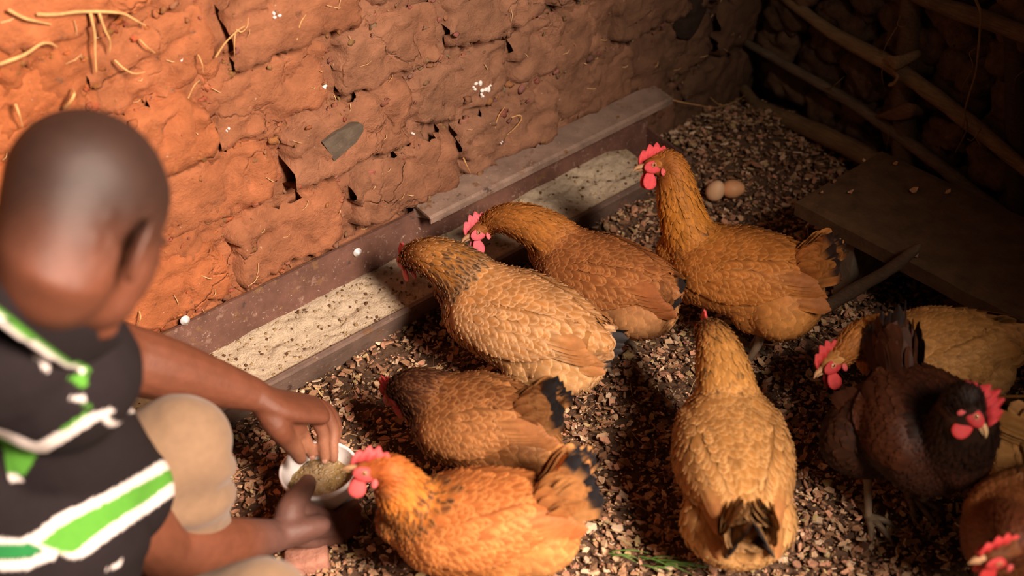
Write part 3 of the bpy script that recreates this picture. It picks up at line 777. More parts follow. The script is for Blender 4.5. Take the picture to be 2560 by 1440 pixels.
# ------------------------------------------------------------------ hens
FEATHER_ROWS = [(0, .40), (.28, .82), (.58, 1.0), (.82, .80), (.95, .46), (1.0, .10)]
def feather(mb, bvh, p, n, d, L, W, lift, base, tip, edge, shaft, black=0.0, seed=0):
    """one contour feather laid on the surface below it"""
    s = n.cross(d).normalized()
    vs = []; cs = []
    rr_ = random.Random(seed); bend = rr_.uniform(-.16, .16)
    for t, wt in FEATHER_ROWS:
        q = p + d * (L * t) + s * (bend * L * t * t)
        for k in (-1, 0, 1):
            x = q + s * (k * W * .5 * wt)
            if bvh:
                h, nn, _, dist = bvh.find_nearest(x)
                if h is not None and dist < L * .9:
                    x = h + nn * (.0006 + lift * t * (1.15 if k == 0 else .75))
                    if t > .9: x += nn * lift * .25
            vs.append(x)
            c = mix(base, tip, t)
            if k: c = mix(c, edge, .10 + .85 * smooth(.45, .95, t))
            else: c = mix(c, shaft, .6)
            if black: 
                bb = black * smooth(.30, .62, t) * (1.0 if k == 0 else .40)
                c = mix(c, (.012, .009, .008), bb)
            cs.append(c)
    fs = []
    for r in range(len(FEATHER_ROWS) - 1):
        a = r * 3
        fs += [(a, a + 1, a + 4, a + 3), (a + 1, a + 2, a + 5, a + 4)]
    n0 = len(mb.v); mb.v.extend(tuple(v) for v in vs); mb.f.extend(tuple(i + n0 for i in f) for f in fs); mb.c.extend(cs)

def quill(L, W, curve, base, tip, tipcol, tipfrac, edge, cup=.12):
    """long flight or tail feather: x along, y across, z normal"""
    b = MB(); rows = 9; vs = []; cs = []
    for i in range(rows + 1):
        t = i / rows
        wt = min(1, .35 + 1.6 * t) * math.sqrt(max(0, 1 - max(0, (t - .72) / .285) ** 2)) if t < 1 else .06
        for k in (-1, -.5, 0, .5, 1):
            vs.append(V((L * t, k * W * .5 * wt, curve * L * t * t - cup * W * k * k * wt + (.0012 if k == 0 else 0))))
            c = mix(base, tip, t)
            if abs(k) == 1: c = mix(c, edge, .6)
            if k == 0: c = mix(c, edge, .35)
            cs.append(mix(c, tipcol, smooth(1 - tipfrac - .10, 1 - tipfrac + .06, t + (.04 if abs(k) == 1 else 0)))) 
    fs = []
    for i in range(rows):
        for k in range(4):
            a = i * 5 + k; fs.append((a, a + 1, a + 6, a + 5))
    b.v = vs; b.f = fs; b.c = cs
    return b

def hen(label, chest, tailbase, head, beak, tailtip, pal, seed, fat=1.0, N=2300, neck_r=1.0, stripe=0.0, spots=0.0, tail_black=.3, tail_n=12, tail_w=1.0, fluff=1.0, legs=True, tailspread=.5, comb=1.1, comb_col=(.62, .075, .075), neck_up=None, droop=0.0, headroll=0.0, hup=None, wing_l=1.0):
    rg = random.Random(seed)
    ch, tb, hd, bk, tt = (V(p) for p in (chest, tailbase, head, beak, tailtip))
    mid = (ch + tb) / 2
    f = ch - tb; yaw = math.atan2(f.y, f.x)
    Rz = Matrix.Rotation(-yaw, 3, 'Z')
    org = V((mid.x, mid.y, floor_h(mid.x, mid.y) + .006))
    rt = root('hen', org, label, 'hen', 'hens feeding on the litter', yaw)
    loc = lambda p: Rz @ (p - org)
    ch, tb, hd, bk, tt = map(loc, (ch, tb, hd, bk, tt))
    ax = ch - tb; L0 = ax.length; s = L0 / .30; ax.normalize()
    s = max(s, .80)
    up = V((0, 0, 1)) - ax * ax.z; up.normalize(); side = V((0, 1, 0))
    def bp(u, o): return tb + ax * (L0 * u) + up * (o * s)
    mb = MB()
    st = [(-.10, .004, .018, .020), (.02, .002, .040, .042), (.18, -.006, .068, .068), (.36, -.016, .088, .085), (.54, -.022, .097, .094), (.72, -.018, .094, .092), (.88, -.010, .089, .088), (1.0, .000, .070, .072), (1.09, .008, .042, .046)]
    P = [bp(u, o) for u, o, w_, h_ in st]
    mb.add(*chain(P, [(w_ * s * fat, h_ * s * (fat * .5 + .5)) for u, o, w_, h_ in st], 4, 22, up))
    mb.add(*ball(bp(.22, -.060 * fluff), (.088 * s, .086 * s * fat * fluff, .074 * s * fluff), None, 18, 12))
    for sg in (-1, 1):
        mb.add(*ball(bp(.42, -.070 * fluff) + side * (sg * .050 * s), (.052 * s, .040 * s, .060 * s), None, 14, 9))
    # neck
    hf = (bk - hd).normalized()
    n0 = bp(.90, .028)
    tan = neck_up if neck_up else (ax * .75 + up * .75)
    dist = (hd - n0).length
    n1 = n0 + V(tan).normalized() * dist * .36
    n3 = hd - hf * .012 * s
    n2 = n3 - (hf * .45 + V((0, 0, -.75))).normalized() * dist * .30
    NC = []
    for i in range(13):
        t = i / 12
        NC.append(n0 * (1 - t) ** 3 + n1 * (3 * t * (1 - t) ** 2) + n2 * (3 * t * t * (1 - t)) + n3 * t ** 3)
    NR = [neck_r * s * (.040 * (1 - t) ** 1.5 + .0205 + .008 * math.sin(math.pi * t)) for t in [i / 12 for i in range(13)]]
    mb.add(*chain(NC, NR, 2, 18, (0, 1, .01)))
    hs = .92 * max(.9, min(s, 1.1))
    hz = V((0, 0, 1)) - hf * hf.z; hz.normalize(); hy = hz.cross(hf)
    if hup:
        hz = Rz @ V(hup); hz = (hz - hf * hz.dot(hf)).normalized(); hy = hz.cross(hf)
    if headroll:
        q = Matrix.Rotation(headroll, 3, hf); hz = q @ hz; hy = q @ hy
    HM = Matrix((hf, hy, hz)).transposed()
    hl = lambda x, y, z: hd + HM @ (V((x, y, z)) * hs)
    mb.add(*ball(hl(0, 0, .002), (.031 * hs, .0205 * hs, .0215 * hs), HM, 16, 10))
    mb.add(*ball(hl(.020, 0, -.003), (.017 * hs, .0145 * hs, .0145 * hs), HM, 14, 9))
    me = fuse(mb, .0062, 5)
    def body_col(p):
        x = (p - tb).dot(ax) / L0; z = (p - bp(.5, 0)).dot(up) / s
        # along the neck
        bi = min(range(13), key=lambda i: (p - NC[i]).length_squared)
        dn = (p - NC[bi]).length / NR[bi]; tn = bi / 12
        isn = (1 - smooth(1.25, 1.6, dn)) * smooth(.06, .28, tn)
        c = mix(pal['breast'], pal['back'], smooth(-.035, .055, z))
        c = mix(c, pal['fluff'], smooth(.62, .25, x) * smooth(-.005, -.06, z))
        nc = mix(pal['neck'], pal['head'], smooth(.45, .9, tn))
        return mix(c, nc, isn), isn, tn, bi, x, z
    for_faces = pal['head']
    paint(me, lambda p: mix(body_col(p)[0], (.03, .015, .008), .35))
    put('body', me, M_feather, rt)
    bm = bmesh.new(); bm.from_mesh(me); bmesh.ops.triangulate(bm, faces=bm.faces[:]); bvh = BVHTree.FromBMesh(bm)
    tris = [(f_.calc_area(), [v.co.copy() for v in f_.verts], f_.normal.copy()) for f_ in bm.faces]
    bm.free()
    cum = np.cumsum([t[0] for t in tris]); tot = cum[-1]
    # ---- contour feathers: even scatter by dart throwing on the skin
    cell = {}
    pb = MB(); made = 0; tries = 0
    wing_c = [bp(.50, .018) + side * (sg * .085 * s * fat) for sg in (-1, 1)]
    cand = []
    while tries < N * 7:
        tries += 1
        t = tris[int(np.searchsorted(cum, rg.random() * tot))]
        a, b_ = rg.random(), rg.random()
        if a + b_ > 1: a, b_ = 1 - a, 1 - b_
        p = t[1][0] * (1 - a - b_) + t[1][1] * a + t[1][2] * b_
        if p.z < .035: continue
        c, isn, tn, bi, x, z = body_col(p)
        hp = HM.transposed() @ (p - hd) / hs
        if hp.x > -.006 and hp.length < .06 and (hp.x > .016 or hp.z < .012): continue     # bare face
        if isn > .5:
            sz = .044 - .030 * tn
        else:
            sz = mix((.036,), (.052,), smooth(.65, .2, x))[0]
            if x > .85: sz = .027
        gap = sz * .26 * s
        k = (int(p.x / .012), int(p.y / .012), int(p.z / .012))
        bad = False
        for dx in (-1, 0, 1):
            for dy in (-1, 0, 1):
                for dz in (-1, 0, 1):
                    for q in cell.get((k[0] + dx, k[1] + dy, k[2] + dz), ()):
                        if (q - p).length_squared < gap * gap: bad = True; break
                    if bad: break
                if bad: break
            if bad: break
        if bad: continue
        cell.setdefault(k, []).append(p)
        cand.append((p, t[2], c, isn, tn, bi, x, z, sz))
    for (p, n, c, isn, tn, bi, x, z, sz) in cand:
        ylat = abs((p - bp(.5, 0)).y) / (s * fat)
        dbody = -ax * 1.0 - up * (.05 + .55 * smooth(.03, -.08, z) + .25 * smooth(.75, 1.0, x)) + side * ((.22 if p.y > 0 else -.22) * smooth(.03, .08, ylat) * smooth(-.02, .06, z))
        if isn > .02:
            i0 = max(0, bi - 1); i1 = min(12, bi + 1)
            dn = -(NC[i1] - NC[i0]).normalized()
            d = dbody.normalized() * (1 - isn) + dn * isn
        else:
            d = dbody
        d = d - n * d.dot(n)
        if d.length < .05: continue
        d.normalize()
        d = Matrix.Rotation(rg.gauss(0, .10), 3, n) @ d
        L = sz * s * rg.uniform(.9, 1.2)
        fl = (1 - isn) * smooth(.62, .25, x) * smooth(-.005, -.06, z)
        W = L * (.30 if isn > .5 else .60 + .15 * fl)
        k = rg.uniform(.82, 1.16); c = tuple(k * q for q in c)
        edge = mix(c, pal['edge'], .55 if isn < .5 else .35)
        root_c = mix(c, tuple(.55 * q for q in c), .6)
        bl = 0
        if stripe and isn > .35 and .04 < tn < .62 and rg.random() < stripe * smooth(.62, .30, tn) * 1.3: bl = rg.uniform(.7, 1)
        elif spots and tn < .9 and isn > .1 and rg.random() < spots: bl = rg.uniform(.3, .9)
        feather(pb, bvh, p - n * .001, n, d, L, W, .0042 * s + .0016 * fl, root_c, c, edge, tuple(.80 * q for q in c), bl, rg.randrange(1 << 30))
    # tail coverts
    td = tt - tb; tl = td.length; td.normalize()
    ts = V((0, 1, 0)) - td * td.y; ts.normalize(); tu = td.cross(ts) * -1
    if tu.z < 0 and abs(td.z) < .9: tu = -tu
    for k in range(110):
        along = rg.random() ** .8; ph = rg.uniform(0, 2 * math.pi)
        rd = (ts * (math.cos(ph) * (1 + .5 * tailspread)) + tu * (math.sin(ph) * .85))
        p = tb + ax * (.035 * s) + td * (along * .34 * tl) + rd * (.034 - .010 * along) * s
        rd.normalize()
        d = (td + rd * (.30 * tailspread * abs(math.cos(ph)) + .06)).normalized()
        n = (rd - d * rd.dot(d)).normalized()
        c = mix(pal['back'], pal['tail'], .3 + .6 * along); q = rg.uniform(.8, 1.15); c = tuple(q * v for v in c)
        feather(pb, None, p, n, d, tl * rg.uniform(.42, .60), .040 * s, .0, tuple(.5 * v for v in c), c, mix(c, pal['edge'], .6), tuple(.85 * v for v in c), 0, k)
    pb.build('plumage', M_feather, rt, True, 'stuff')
    # tail: two fans meeting in a ridge
    for k in range(tail_n):
        sg = -1 if k % 2 else 1; i = k // 2; m = max(1, tail_n // 2 - 1); v_ = i / m
        d = (td + ts * (sg * (.10 + .48 * v_) * tailspread) + tu * (.20 - .50 * v_)).normalized()
        nrm = (tu * (.55 + .2 * v_) + ts * sg * (.85 - .1 * v_)); nrm = (nrm - d * nrm.dot(d)).normalized()
        M = Matrix((d, nrm.cross(d), nrm)).transposed()
        Lq = tl * rg.uniform(.92, 1.04) * (1 - .22 * v_)
        q = quill(Lq, .036 * s * tail_w, -.05 + droop, mix(pal['tail'], (.02, .012, .01), .25), pal['tail'], pal['tip'], tail_black * rg.uniform(.6, 1.25) if v_ < .85 else tail_black * .4, pal['edge'], .10)
        p0 = tb + ax * (.02 * s) + ts * (sg * .010 * s * (1 + v_)) + tu * (.010 - .020 * v_) * s
        q.v = [tuple(M @ v + p0) for v in q.v]
        q.build('tail_feather', M_feather, rt)
    # folded wings
    for sg in (-1, 1):
        wb_ = MB()
        def on_side(u, o, off):
            p = bp(u, o) + side * (sg * .25)
            h, n, i_, d_ = bvh.ray_cast(p, side * -sg)
            if h is None: 
                h, n, i_, d_ = bvh.find_nearest(bp(u, o) + side * (sg * .09 * s * fat))
            return h + n * off, n
        wm = MB(); nu, nv = 14, 7; vs = []
        for j in range(nv + 1):
            for i in range(nu + 1):
                u = .94 - .98 * i / nu; v_ = j / nv
                hi = .062 - .035 * smooth(.55, 1.0, u) - .03 * smooth(.3, -.1, u); lo = -.030 + .022 * smooth(.6, 1.0, u) + .035 * smooth(.45, -.1, u)
                o_ = lo + (hi - lo) * v_
                e = min(i / nu * 3, 1) * (.5 + .5 * min(v_ * 2.2, 1))
                e *= min((1 - v_) * 3.5, 1)
                p, n = on_side(u, o_, (.0005 + .0105 * math.sqrt(max(0, e))) * s)
                vs.append(p)
        fs = []
        for j in range(nv):
            for i in range(nu):
                a = j * (nu + 1) + i; q = (a, a + 1, a + nu + 2, a + nu + 1)
                fs.append(q if sg > 0 else tuple(reversed(q)))
        wm.add(vs, fs, tuple(.6 * q for q in pal['wing']))
        bw = BVHTree.FromPolygons([V(v) for v in vs], fs)
        # coverts in overlapping rows
        for row in range(12):
            v0 = 1.0 - row * .078
            m = 17 - row // 3
            for i in range(m):
                u_ = (i + .5 * (row % 2) + rg.uniform(-.38, .38)) / m
                ii = min(nu - 1, max(0, int(u_ * nu * .86))); jj = min(nv, max(0, round((v0 + rg.uniform(-.05, .05)) * nv)))
                p = vs[jj * (nu + 1) + ii].lerp(vs[jj * (nu + 1) + ii + 1], u_ * nu * .86 - ii if u_ * nu * .86 - ii < 1 else 1)
                h, n, _, _ = bw.find_nearest(p)
                if n.dot(side * sg) < -.2: n = -n
                d = (-ax - up * (.22 + .02 * row)); d = (d - n * d.dot(n)).normalized()
                k = rg.uniform(.84, 1.14); big = (.030 + .014 * smooth(2, 10, row) + .014 * smooth(.3, .9, u_)) * rg.uniform(.85, 1.15)
                c = tuple(k * q for q in mix(pal['wing'], pal['back'], .25 * rg.random()))
                feather(wm, bw, p, n, d, big * s * rg.uniform(.95, 1.15), big * .60 * s, .0040 * s, tuple(.55 * q for q in c), c, mix(c, pal['edge'], .8), tuple(.85 * q for q in c), 0, rg.randrange(1 << 30))
        wo = wm.build('wing', M_feather, rt)
        for k in range(9):
            v_ = k / 8
            p, n = on_side(.40 - .22 * v_, .026 - .050 * v_ + .010, .0105 * s)
            d = -ax * 1.0 - up * (.04 + .16 * v_) * .8 - side * sg * .10; 
            d = (d - n * d.dot(n) * .85).normalized(); nn = (n - d * n.dot(d)).normalized()
            M = Matrix((d, nn.cross(d), nn)).transposed()
            k_ = rg.uniform(.85, 1.12); c = tuple(k_ * q for q in pal['wing'])
            q = quill((.145 - .03 * v_) * s * wing_l, .032 * s, -.10, tuple(.5 * x_ for x_ in c), c, mix(c, pal['flight'], .6), .30, mix(c, pal['edge'], .7), .08)
            q.v = [tuple(M @ v + p - nn * .0015 * k) for v in q.v]
            q.build('flight_feather', M_feather, wo)
    # head furnishings
    def hpart(name, vs, fs, col, mat, sm=True):
        b = MB(); b.add([hl(*v) for v in vs], fs, col); return b.build(name, mat, rt, sm)
    nc = 43; vs = []; fs = []
    for i in range(nc):
        t = i / (nc - 1); x = .040 - .078 * t
        zb = .010 + .014 * math.sin(math.pi * min(1, t * 1.15)) - .006 * t * t
        teeth = abs(((t * 5.2) % 1.0) - .5) * 2
        ht = comb * (.008 + .016 * math.sin(math.pi * min(1, .12 + t * .86)) * (1 - .66 * teeth ** 1.4) + .004 * t)
        lean = .10 * ht
        zt = zb + ht
        for (zz, w_) in ((zb - .004, .0036), (zb + .45 * ht, .0028), (zt, .0010)):
            wv = .0012 * math.sin(i * .9)
            for sg in (1, -1):
                vs.append((x - .010 * t * (zz - zb) / max(ht, .001), sg * w_ + wv + lean * (zz - zb) / max(ht, .001), zz))
    for i in range(nc - 1):
        a, b_ = i * 6, i * 6 + 6
        for (p, q) in ((0, 2), (2, 4), (4, 5), (5, 3), (3, 1), (1, 0)):
            fs.append((a + p, b_ + p, b_ + q, a + q))
    fs.append((0, 2, 4, 5, 3, 1)); k = (nc - 1) * 6; fs.append((k + 1, k + 3, k + 5, k + 4, k + 2, k))
    hpart('comb', vs, fs, comb_col, M_flesh)
    for sg in (-1, 1):
        vs, fs = ball((0, 0, 0), (.0150, .0042, .0200), None, 16, 11)
        vs = [V((v.x * (1 + .25 * (-v.z / .019)) + .019, v.y + sg * (.0085 + .10 * max(0, -v.z)), v.z - .029)) for v in vs]
        hpart('wattle', vs, fs, comb_col, M_flesh)
        vs, fs = ball((.012, sg * .0150, -.001), (.0215, .0046, .0138), None, 16, 11)
        hpart('face_skin', vs, fs, tuple(q * .9 for q in comb_col), M_flesh)
        vs, fs = ball((-.008, sg * .0205, -.012), (.0058, .0026, .0088), None, 12, 8)
        hpart('ear_lobe', vs, fs, mix(comb_col, (.75, .45, .42), .10), M_flesh)
        e = V((.0125, sg * .0195, .0035))
        vs, fs = ball(e, (.0050, .0030, .0046), None, 18, 12)
        hpart('eye', vs, fs, lambda q, e_=hl(*e): (.01, .008, .008) if (q - e_ - HM @ V((0, sg * .003 * hs, 0))).length < .0027 * hs else (.42, .17, .05), M_eye)
        b = MB(); vs, fs = ball(e, (.0050, .0030, .0046), None, 18, 12)
        hpart('eyelid_ring', *lathe_ring(e, sg), (.50, .16, .12), M_flesh)
    top = [(.026, .0075), (.036, .0068), (.046, .0045), (.054, .001)]
    vs, fs = chain([V((.024, 0, .001)), V((.036, 0, .0005)), V((.045, 0, -.002)), V((.0525, 0, -.0075))], [(.0075, .0065), (.0062, .0055), (.0042, .0040), (.0008, .0010)], 3, 12, (0, 0, 1))
    hpart('beak', vs, fs, pal.get('beak', (.36, .19, .09)), M_horn)
    vs, fs = chain([V((.024, 0, -.006)), V((.036, 0, -.0068)), V((.046, 0, -.0085))], [(.006, .0032), (.0048, .0026), (.001, .001)], 3, 10, (0, 0, 1))
    hpart('lower_beak', vs, fs, tuple(.85 * q for q in pal.get('beak', (.36, .19, .09))), M_horn)
    if legs:
        for sg in (-1, 1):
            hip = bp(.42, -.10 * fluff) + side * sg * .045 * s
            ft = V((hip.x + .012, hip.y + sg * .008, .004))
            hock = V((hip.x - .025 * s, hip.y, max(.075, min(hip.z, .11))))
            b = MB()
            b.add(*chain([hip, hock, ft + V((-.004, 0, .018)), ft], [.016 * s, .0088, .0066, .008], 4, 10), (.24, .17, .11))
            for a, l in ((0, .062), (.55, .052), (-.55, .052), (math.pi * .98, .028)):
                dd = V((math.cos(a), math.sin(a), 0))
                b.add(*chain([ft, ft + dd * l * .45 + V((0, 0, .006)), ft + dd * l * .85 + V((0, 0, .001)), ft + dd * l * 1.08 + V((0, 0, -.003))], [.0072, .0058, .0046, .0012], 3, 8), lambda p: mix((.24, .17, .11), (.14, .10, .06), .5 + .5 * math.sin((p[0] + p[1]) * 900)))
            b.build('leg', M_horn, rt)
    return rt
def lathe_ring(e, sg):
    vs = []; fs = []
    for i in range(18):
        a = 2 * math.pi * i / 18
        for j in range(6):
            b = 2 * math.pi * j / 6; r = .0050 + .0011 * math.cos(b)
            vs.append(V((e.x + r * math.cos(a), e.y + sg * (.0006 + .0011 * math.sin(b)), e.z + r * .9 * math.sin(a))))
    for i in range(18):
        for j in range(6):
            fs.append((i * 6 + j, ((i + 1) % 18) * 6 + j, ((i + 1) % 18) * 6 + (j + 1) % 6, i * 6 + (j + 1) % 6))
    return vs, fs

def P_(dim=(.86, .76, .70), **k):
    for n, v in k.items():
        if n not in ('tip', 'beak'): k[n] = (v[0] * dim[0], v[1] * dim[1], v[2] * dim[2])
    return k
gold = P_((.92, .88, .95), head=(.30, .115, .025), neck=(.46, .19, .035), back=(.48, .21, .055), wing=(.50, .225, .06), breast=(.56, .28, .085), fluff=(.66, .36, .13), tail=(.50, .24, .08), tip=(.02, .016, .016), edge=(.78, .52, .27), flight=(.34, .14, .05))
amber = P_(head=(.33, .12, .022), neck=(.48, .20, .030), back=(.37, .135, .026), wing=(.38, .14, .028), breast=(.48, .20, .05), fluff=(.56, .27, .075), tail=(.34, .14, .04), tip=(.025, .014, .012), edge=(.62, .30, .09), flight=(.22, .09, .03))
russet = P_(head=(.36, .14, .03), neck=(.46, .19, .04), back=(.30, .11, .034), wing=(.33, .12, .036), breast=(.46, .22, .09), fluff=(.60, .34, .15), tail=(.32, .14, .05), tip=(.018, .013, .012), edge=(.58, .29, .11), flight=(.30, .11, .04))
flame = P_(head=(.46, .115, .025), neck=(.58, .205, .032), back=(.42, .135, .035), wing=(.50, .165, .045), breast=(.56, .21, .055), fluff=(.66, .32, .11), tail=(.62, .32, .12), tip=(.02, .018, .02), edge=(.76, .38, .13), flight=(.42, .15, .055))
maroon = P_(head=(.030, .010, .007), neck=(.040, .012, .007), back=(.17, .062, .018), wing=(.30, .125, .04), breast=(.20, .075, .02), fluff=(.34, .17, .06), tail=(.32, .15, .05), tip=(.016, .013, .013), edge=(.52, .27, .11), flight=(.30, .13, .05))
black = P_((.62, .52, .50), head=(.012, .006, .005), neck=(.015, .007, .005), back=(.050, .016, .008), wing=(.065, .021, .008), breast=(.022, .009, .006), fluff=(.05, .022, .01), tail=(.07, .026, .01), tip=(.014, .009, .008), edge=(.10, .036, .012), flight=(.05, .018, .008), beak=(.48, .30, .15))
dusk = P_((.60, .48, .45), head=(.12, .035, .015), neck=(.17, .055, .018), back=(.20, .075, .022), wing=(.24, .10, .03), breast=(.13, .045, .016), fluff=(.24, .11, .04), tail=(.2, .08, .03), tip=(.03, .02, .015), edge=(.36, .17, .06), flight=(.16, .06, .02))
buff = P_(head=(.36, .14, .03), neck=(.42, .18, .035), back=(.50, .26, .075), wing=(.50, .26, .075), breast=(.52, .28, .09), fluff=(.56, .33, .13), tail=(.46, .24, .08), tip=(.30, .15, .05), edge=(.66, .40, .16), flight=(.34, .15, .04))

rv_ = V((0.7716, -0.6361, 0))
HENS = [
 dict(label='bright orange hen in front, facing left with its beak at the plastic tub', chest=(-1.569, -0.68, 0.185), tailbase=(-1.411, -0.8341, 0.225), head=(-1.617, -0.6647, 0.315), beak=(-1.644, -0.6386, 0.325), tailtip=(-1.347, -0.8753, 0.325), pal=flame, seed=11, stripe=.75, tail_black=.26, tail_w=1.0, N=2600, fat=1.0, tailspread=.75, headroll=.4),
 dict(label='brown hen with dark neck and lowered head, behind the bright orange hen', chest=(-1.389, -0.4913, 0.17), tailbase=(-1.307, -0.6624, 0.215), head=(-1.408, -0.4208, 0.17), beak=(-1.415, -0.3831, 0.125), tailtip=(-1.262, -0.7176, 0.29), pal=maroon, seed=12, tail_black=.3, comb_col=(.40, .035, .035), N=2200),
 dict(label='pale golden hen with black flecked neck pecking in the trough', chest=(-1.169, -0.3187, 0.2), tailbase=(-1.104, -0.5792, 0.215), head=(-1.197, -0.1816, 0.215), beak=(-1.18, -0.0851, 0.165), tailtip=(-1.046, -0.6343, 0.2), pal=gold, seed=13, stripe=.95, tail_black=.35, tail_w=.7, N=2600, comb=.9, tailspread=.45),
 dict(label='russet hen with pink comb turned left over the trough, behind the pale golden hen', chest=(-0.9621, -0.3334, 0.19), tailbase=(-0.9108, -0.5675, 0.215), head=(-1.039, -0.2022, 0.215), beak=(-1.09, -0.1958, 0.215), tailtip=(-0.8848, -0.6246, 0.225), pal=russet, seed=14, tail_black=.3, N=2400, comb_col=(.66, .12, .15), headroll=.5),
 dict(label='upright amber hen at the far end of the trough, beside the eggs', chest=(-0.8208, -0.538, 0.23), tailbase=(-0.7214, -0.7482, 0.25), head=(-0.8535, -0.4821, 0.415), beak=(-0.8888, -0.4651, 0.42), tailtip=(-0.684, -0.7978, 0.33), pal=amber, seed=15, tail_black=.22, N=2600, fluff=1.2, comb_col=(.62, .06, .07), spots=.05, tailspread=.7, headroll=.5, fat=1.06),
 dict(label='hen seen from behind with its head lowered away and dark tail toward us', chest=(-1.044, -0.8363, 0.2), tailbase=(-1.209, -1.025, 0.205), head=(-0.9695, -0.7224, 0.245), beak=(-0.9169, -0.6552, 0.215), tailtip=(-1.278, -1.098, 0.235), pal=dict(gold, back=(.36, .155, .040), wing=(.38, .165, .045), breast=(.46, .21, .065), fluff=(.60, .32, .115), edge=(.62, .36, .15), tail=(.13, .06, .024), neck=(.46, .20, .045), head=(.30, .12, .035)), seed=16, spots=.10, tail_black=.18, tail_w=.9, tail_n=20, N=2600, fluff=1.15, fat=1.06, tailspread=.5, comb=1.0),
 dict(label='black brown hen with bright red face turned toward us', chest=(-0.8916, -1.162, 0.225), tailbase=(-0.8515, -1.01, 0.255), head=(-0.9263, -1.185, 0.36), beak=(-0.9264, -1.222, 0.335), tailtip=(-0.7811, -0.9328, 0.34), pal=black, seed=17, tail_black=.2, N=2300, fat=1.24, fluff=1.5, wing_l=.62, comb_col=(.46, .03, .035), tailspread=.3, tail_w=.8, neck_r=1.25, comb=1.5, hup=(rv_ * .75 + V((0, 0, .55)))),
 dict(label='buff hen with red comb facing left behind the black brown hen', chest=(-0.7409, -0.9347, 0.19), tailbase=(-0.5923, -1.047, 0.215), head=(-0.8623, -0.9097, 0.235), beak=(-0.8997, -0.9005, 0.225), tailtip=(-0.5487, -1.104, 0.24), pal=buff, seed=18, N=2000, tail_black=.1, comb_col=(.42, .03, .03), fat=1.05, headroll=.5),
 dict(label='dark reddish hen with bright red comb, right below the black brown hen', chest=(-0.9892, -1.306, 0.215), tailbase=(-0.8495, -1.309, 0.245), head=(-1.106, -1.353, 0.335), beak=(-1.14, -1.335, 0.335), tailtip=(-0.811, -1.326, 0.31), pal=dusk, seed=19, N=2000, comb_col=(.50, .035, .035), legs=False),
 dict(label='golden brown hen mostly hidden behind the head of the black brown hen', chest=(-0.6987, -1.292, 0.2), tailbase=(-0.7427, -1.19, 0.22), head=(-0.7283, -1.366, 0.25), beak=(-0.6965, -1.389, 0.22), tailtip=(-0.7564, -1.144, 0.24), pal=buff, seed=20, N=1800, tail_black=.0),
]
for h in HENS: hen(**h)
# ------------------------------------------------------------------ the man
man = root('person', (-1.93, -0.4124, 0.13), 'person crouching in a black polo shirt with green and white zigzags, reaching into the tub', 'person')
mo = V(man.location); mo.z = 0; man.location = mo
rv = V((0.7716, -0.6361, 0)); fv = V((0.6361, 0.7716, 0))                                        # horizontal axes, along and across the room from the man
# joints
HC = V((-1.904, -0.6615, 0.928))
al, pt, ro = math.radians(69), math.radians(57), math.radians(-12)
face = (rv * math.cos(al) + fv * math.sin(al)) * math.cos(pt) - V((0, 0, math.sin(pt)))
left = (-rv * math.sin(al) + fv * math.cos(al)); left = (left + V((0, 0, math.sin(ro)))).normalized()
left = (left - face * left.dot(face)).normalized(); upv = face.cross(left)
HM = Matrix((face, left, upv)).transposed()
HD = HC - HM @ V((-.015, 0, .04))
h = lambda x, y, z: HD + HM @ V((x, y, z))
rsh, lsh = V((-2.001, -0.5978, 0.6196)), V((-1.95, -0.3488, 0.582))
rel, lel = V((-1.906, -0.5609, 0.2784)), V((-1.812, -0.3219, 0.4283))
rwr, lwr = V((-1.715, -0.5127, 0.1246)), V((-1.64, -0.3682, 0.2791))
nb = V((-1.968, -0.5217, 0.7219)); nt = h(-.035, 0, -.05)
pel = V((-2.20, -.50, .23)); chs = (rsh + lsh) / 2 + V((-.05, 0, -.10))
lkn, rkn = V((-1.829, -0.5213, 0.4044)), V((-1.905, -0.8531, 0.4127))
lhip = pel + V((0, .09, -.02)); rhip = pel + V((.03, -.13, -.03))
lan = V((lkn.x - .06 * rv.x, lkn.y - .06 * rv.y, .09)); ran = V((rkn.x - .08 * rv.x, rkn.y - .08 * rv.y, .09))

b = MB()
# head
b.add(*ball(h(-.015, 0, .040), (.098, .079, .084), HM, 24, 16))
b.add(*ball(h(-.045, 0, .010), (.065, .066, .062), HM, 18, 12))
b.add(*ball(h(-.050, 0, -.025), (.052, .060, .055), HM, 18, 12))
b.add(*ball(h(.034, 0, -.005), (.060, .063, .085), HM, 20, 14))
b.add(*ball(h(.036, 0, -.052), (.048, .051, .040), HM, 18, 12))
b.add(*ball(h(.066, 0, -.078), (.020, .024, .018), HM, 12, 8))
b.add(*ball(h(.078, 0, .026), (.020, .050, .012), HM, 14, 9))
b.add(*chain([h(.084, 0, .010), h(.096, 0, -.012), h(.102, 0, -.032)], [.008, .010, .014], 3, 10))
for s in (-1, 1):
    b.add(*ball(h(.092, s * .013, -.036), (.012, .010, .009), HM, 10, 7))
    b.add(*ball(h(.056, s * .036, -.016), (.022, .018, .020), HM, 12, 8))
    # ear: shell, rim and lobe
    EM = HM @ Matrix.Rotation(s * -.35, 3, 'Z') 
    e0 = h(-.030, s * .079, -.022)
    el = lambda x, y, z: e0 + EM @ V((x, s * y, z))
    b.add(*ball(el(-.004, .004, 0), (.015, .0055, .026), EM, 14, 10))
    rim = [el(.014, .003, .012), el(.008, .010, .028), el(-.008, .013, .031), el(-.019, .013, .016), el(-.019, .011, -.004), el(-.010, .007, -.022), el(.002, .003, -.031)]
    b.add(*chain(rim, [.0042, .0046, .0048, .0048, .0046, .0052, .0064], 3, 8))
    b.add(*ball(el(.012, .004, -.006), (.005, .005, .008), EM, 8, 6))
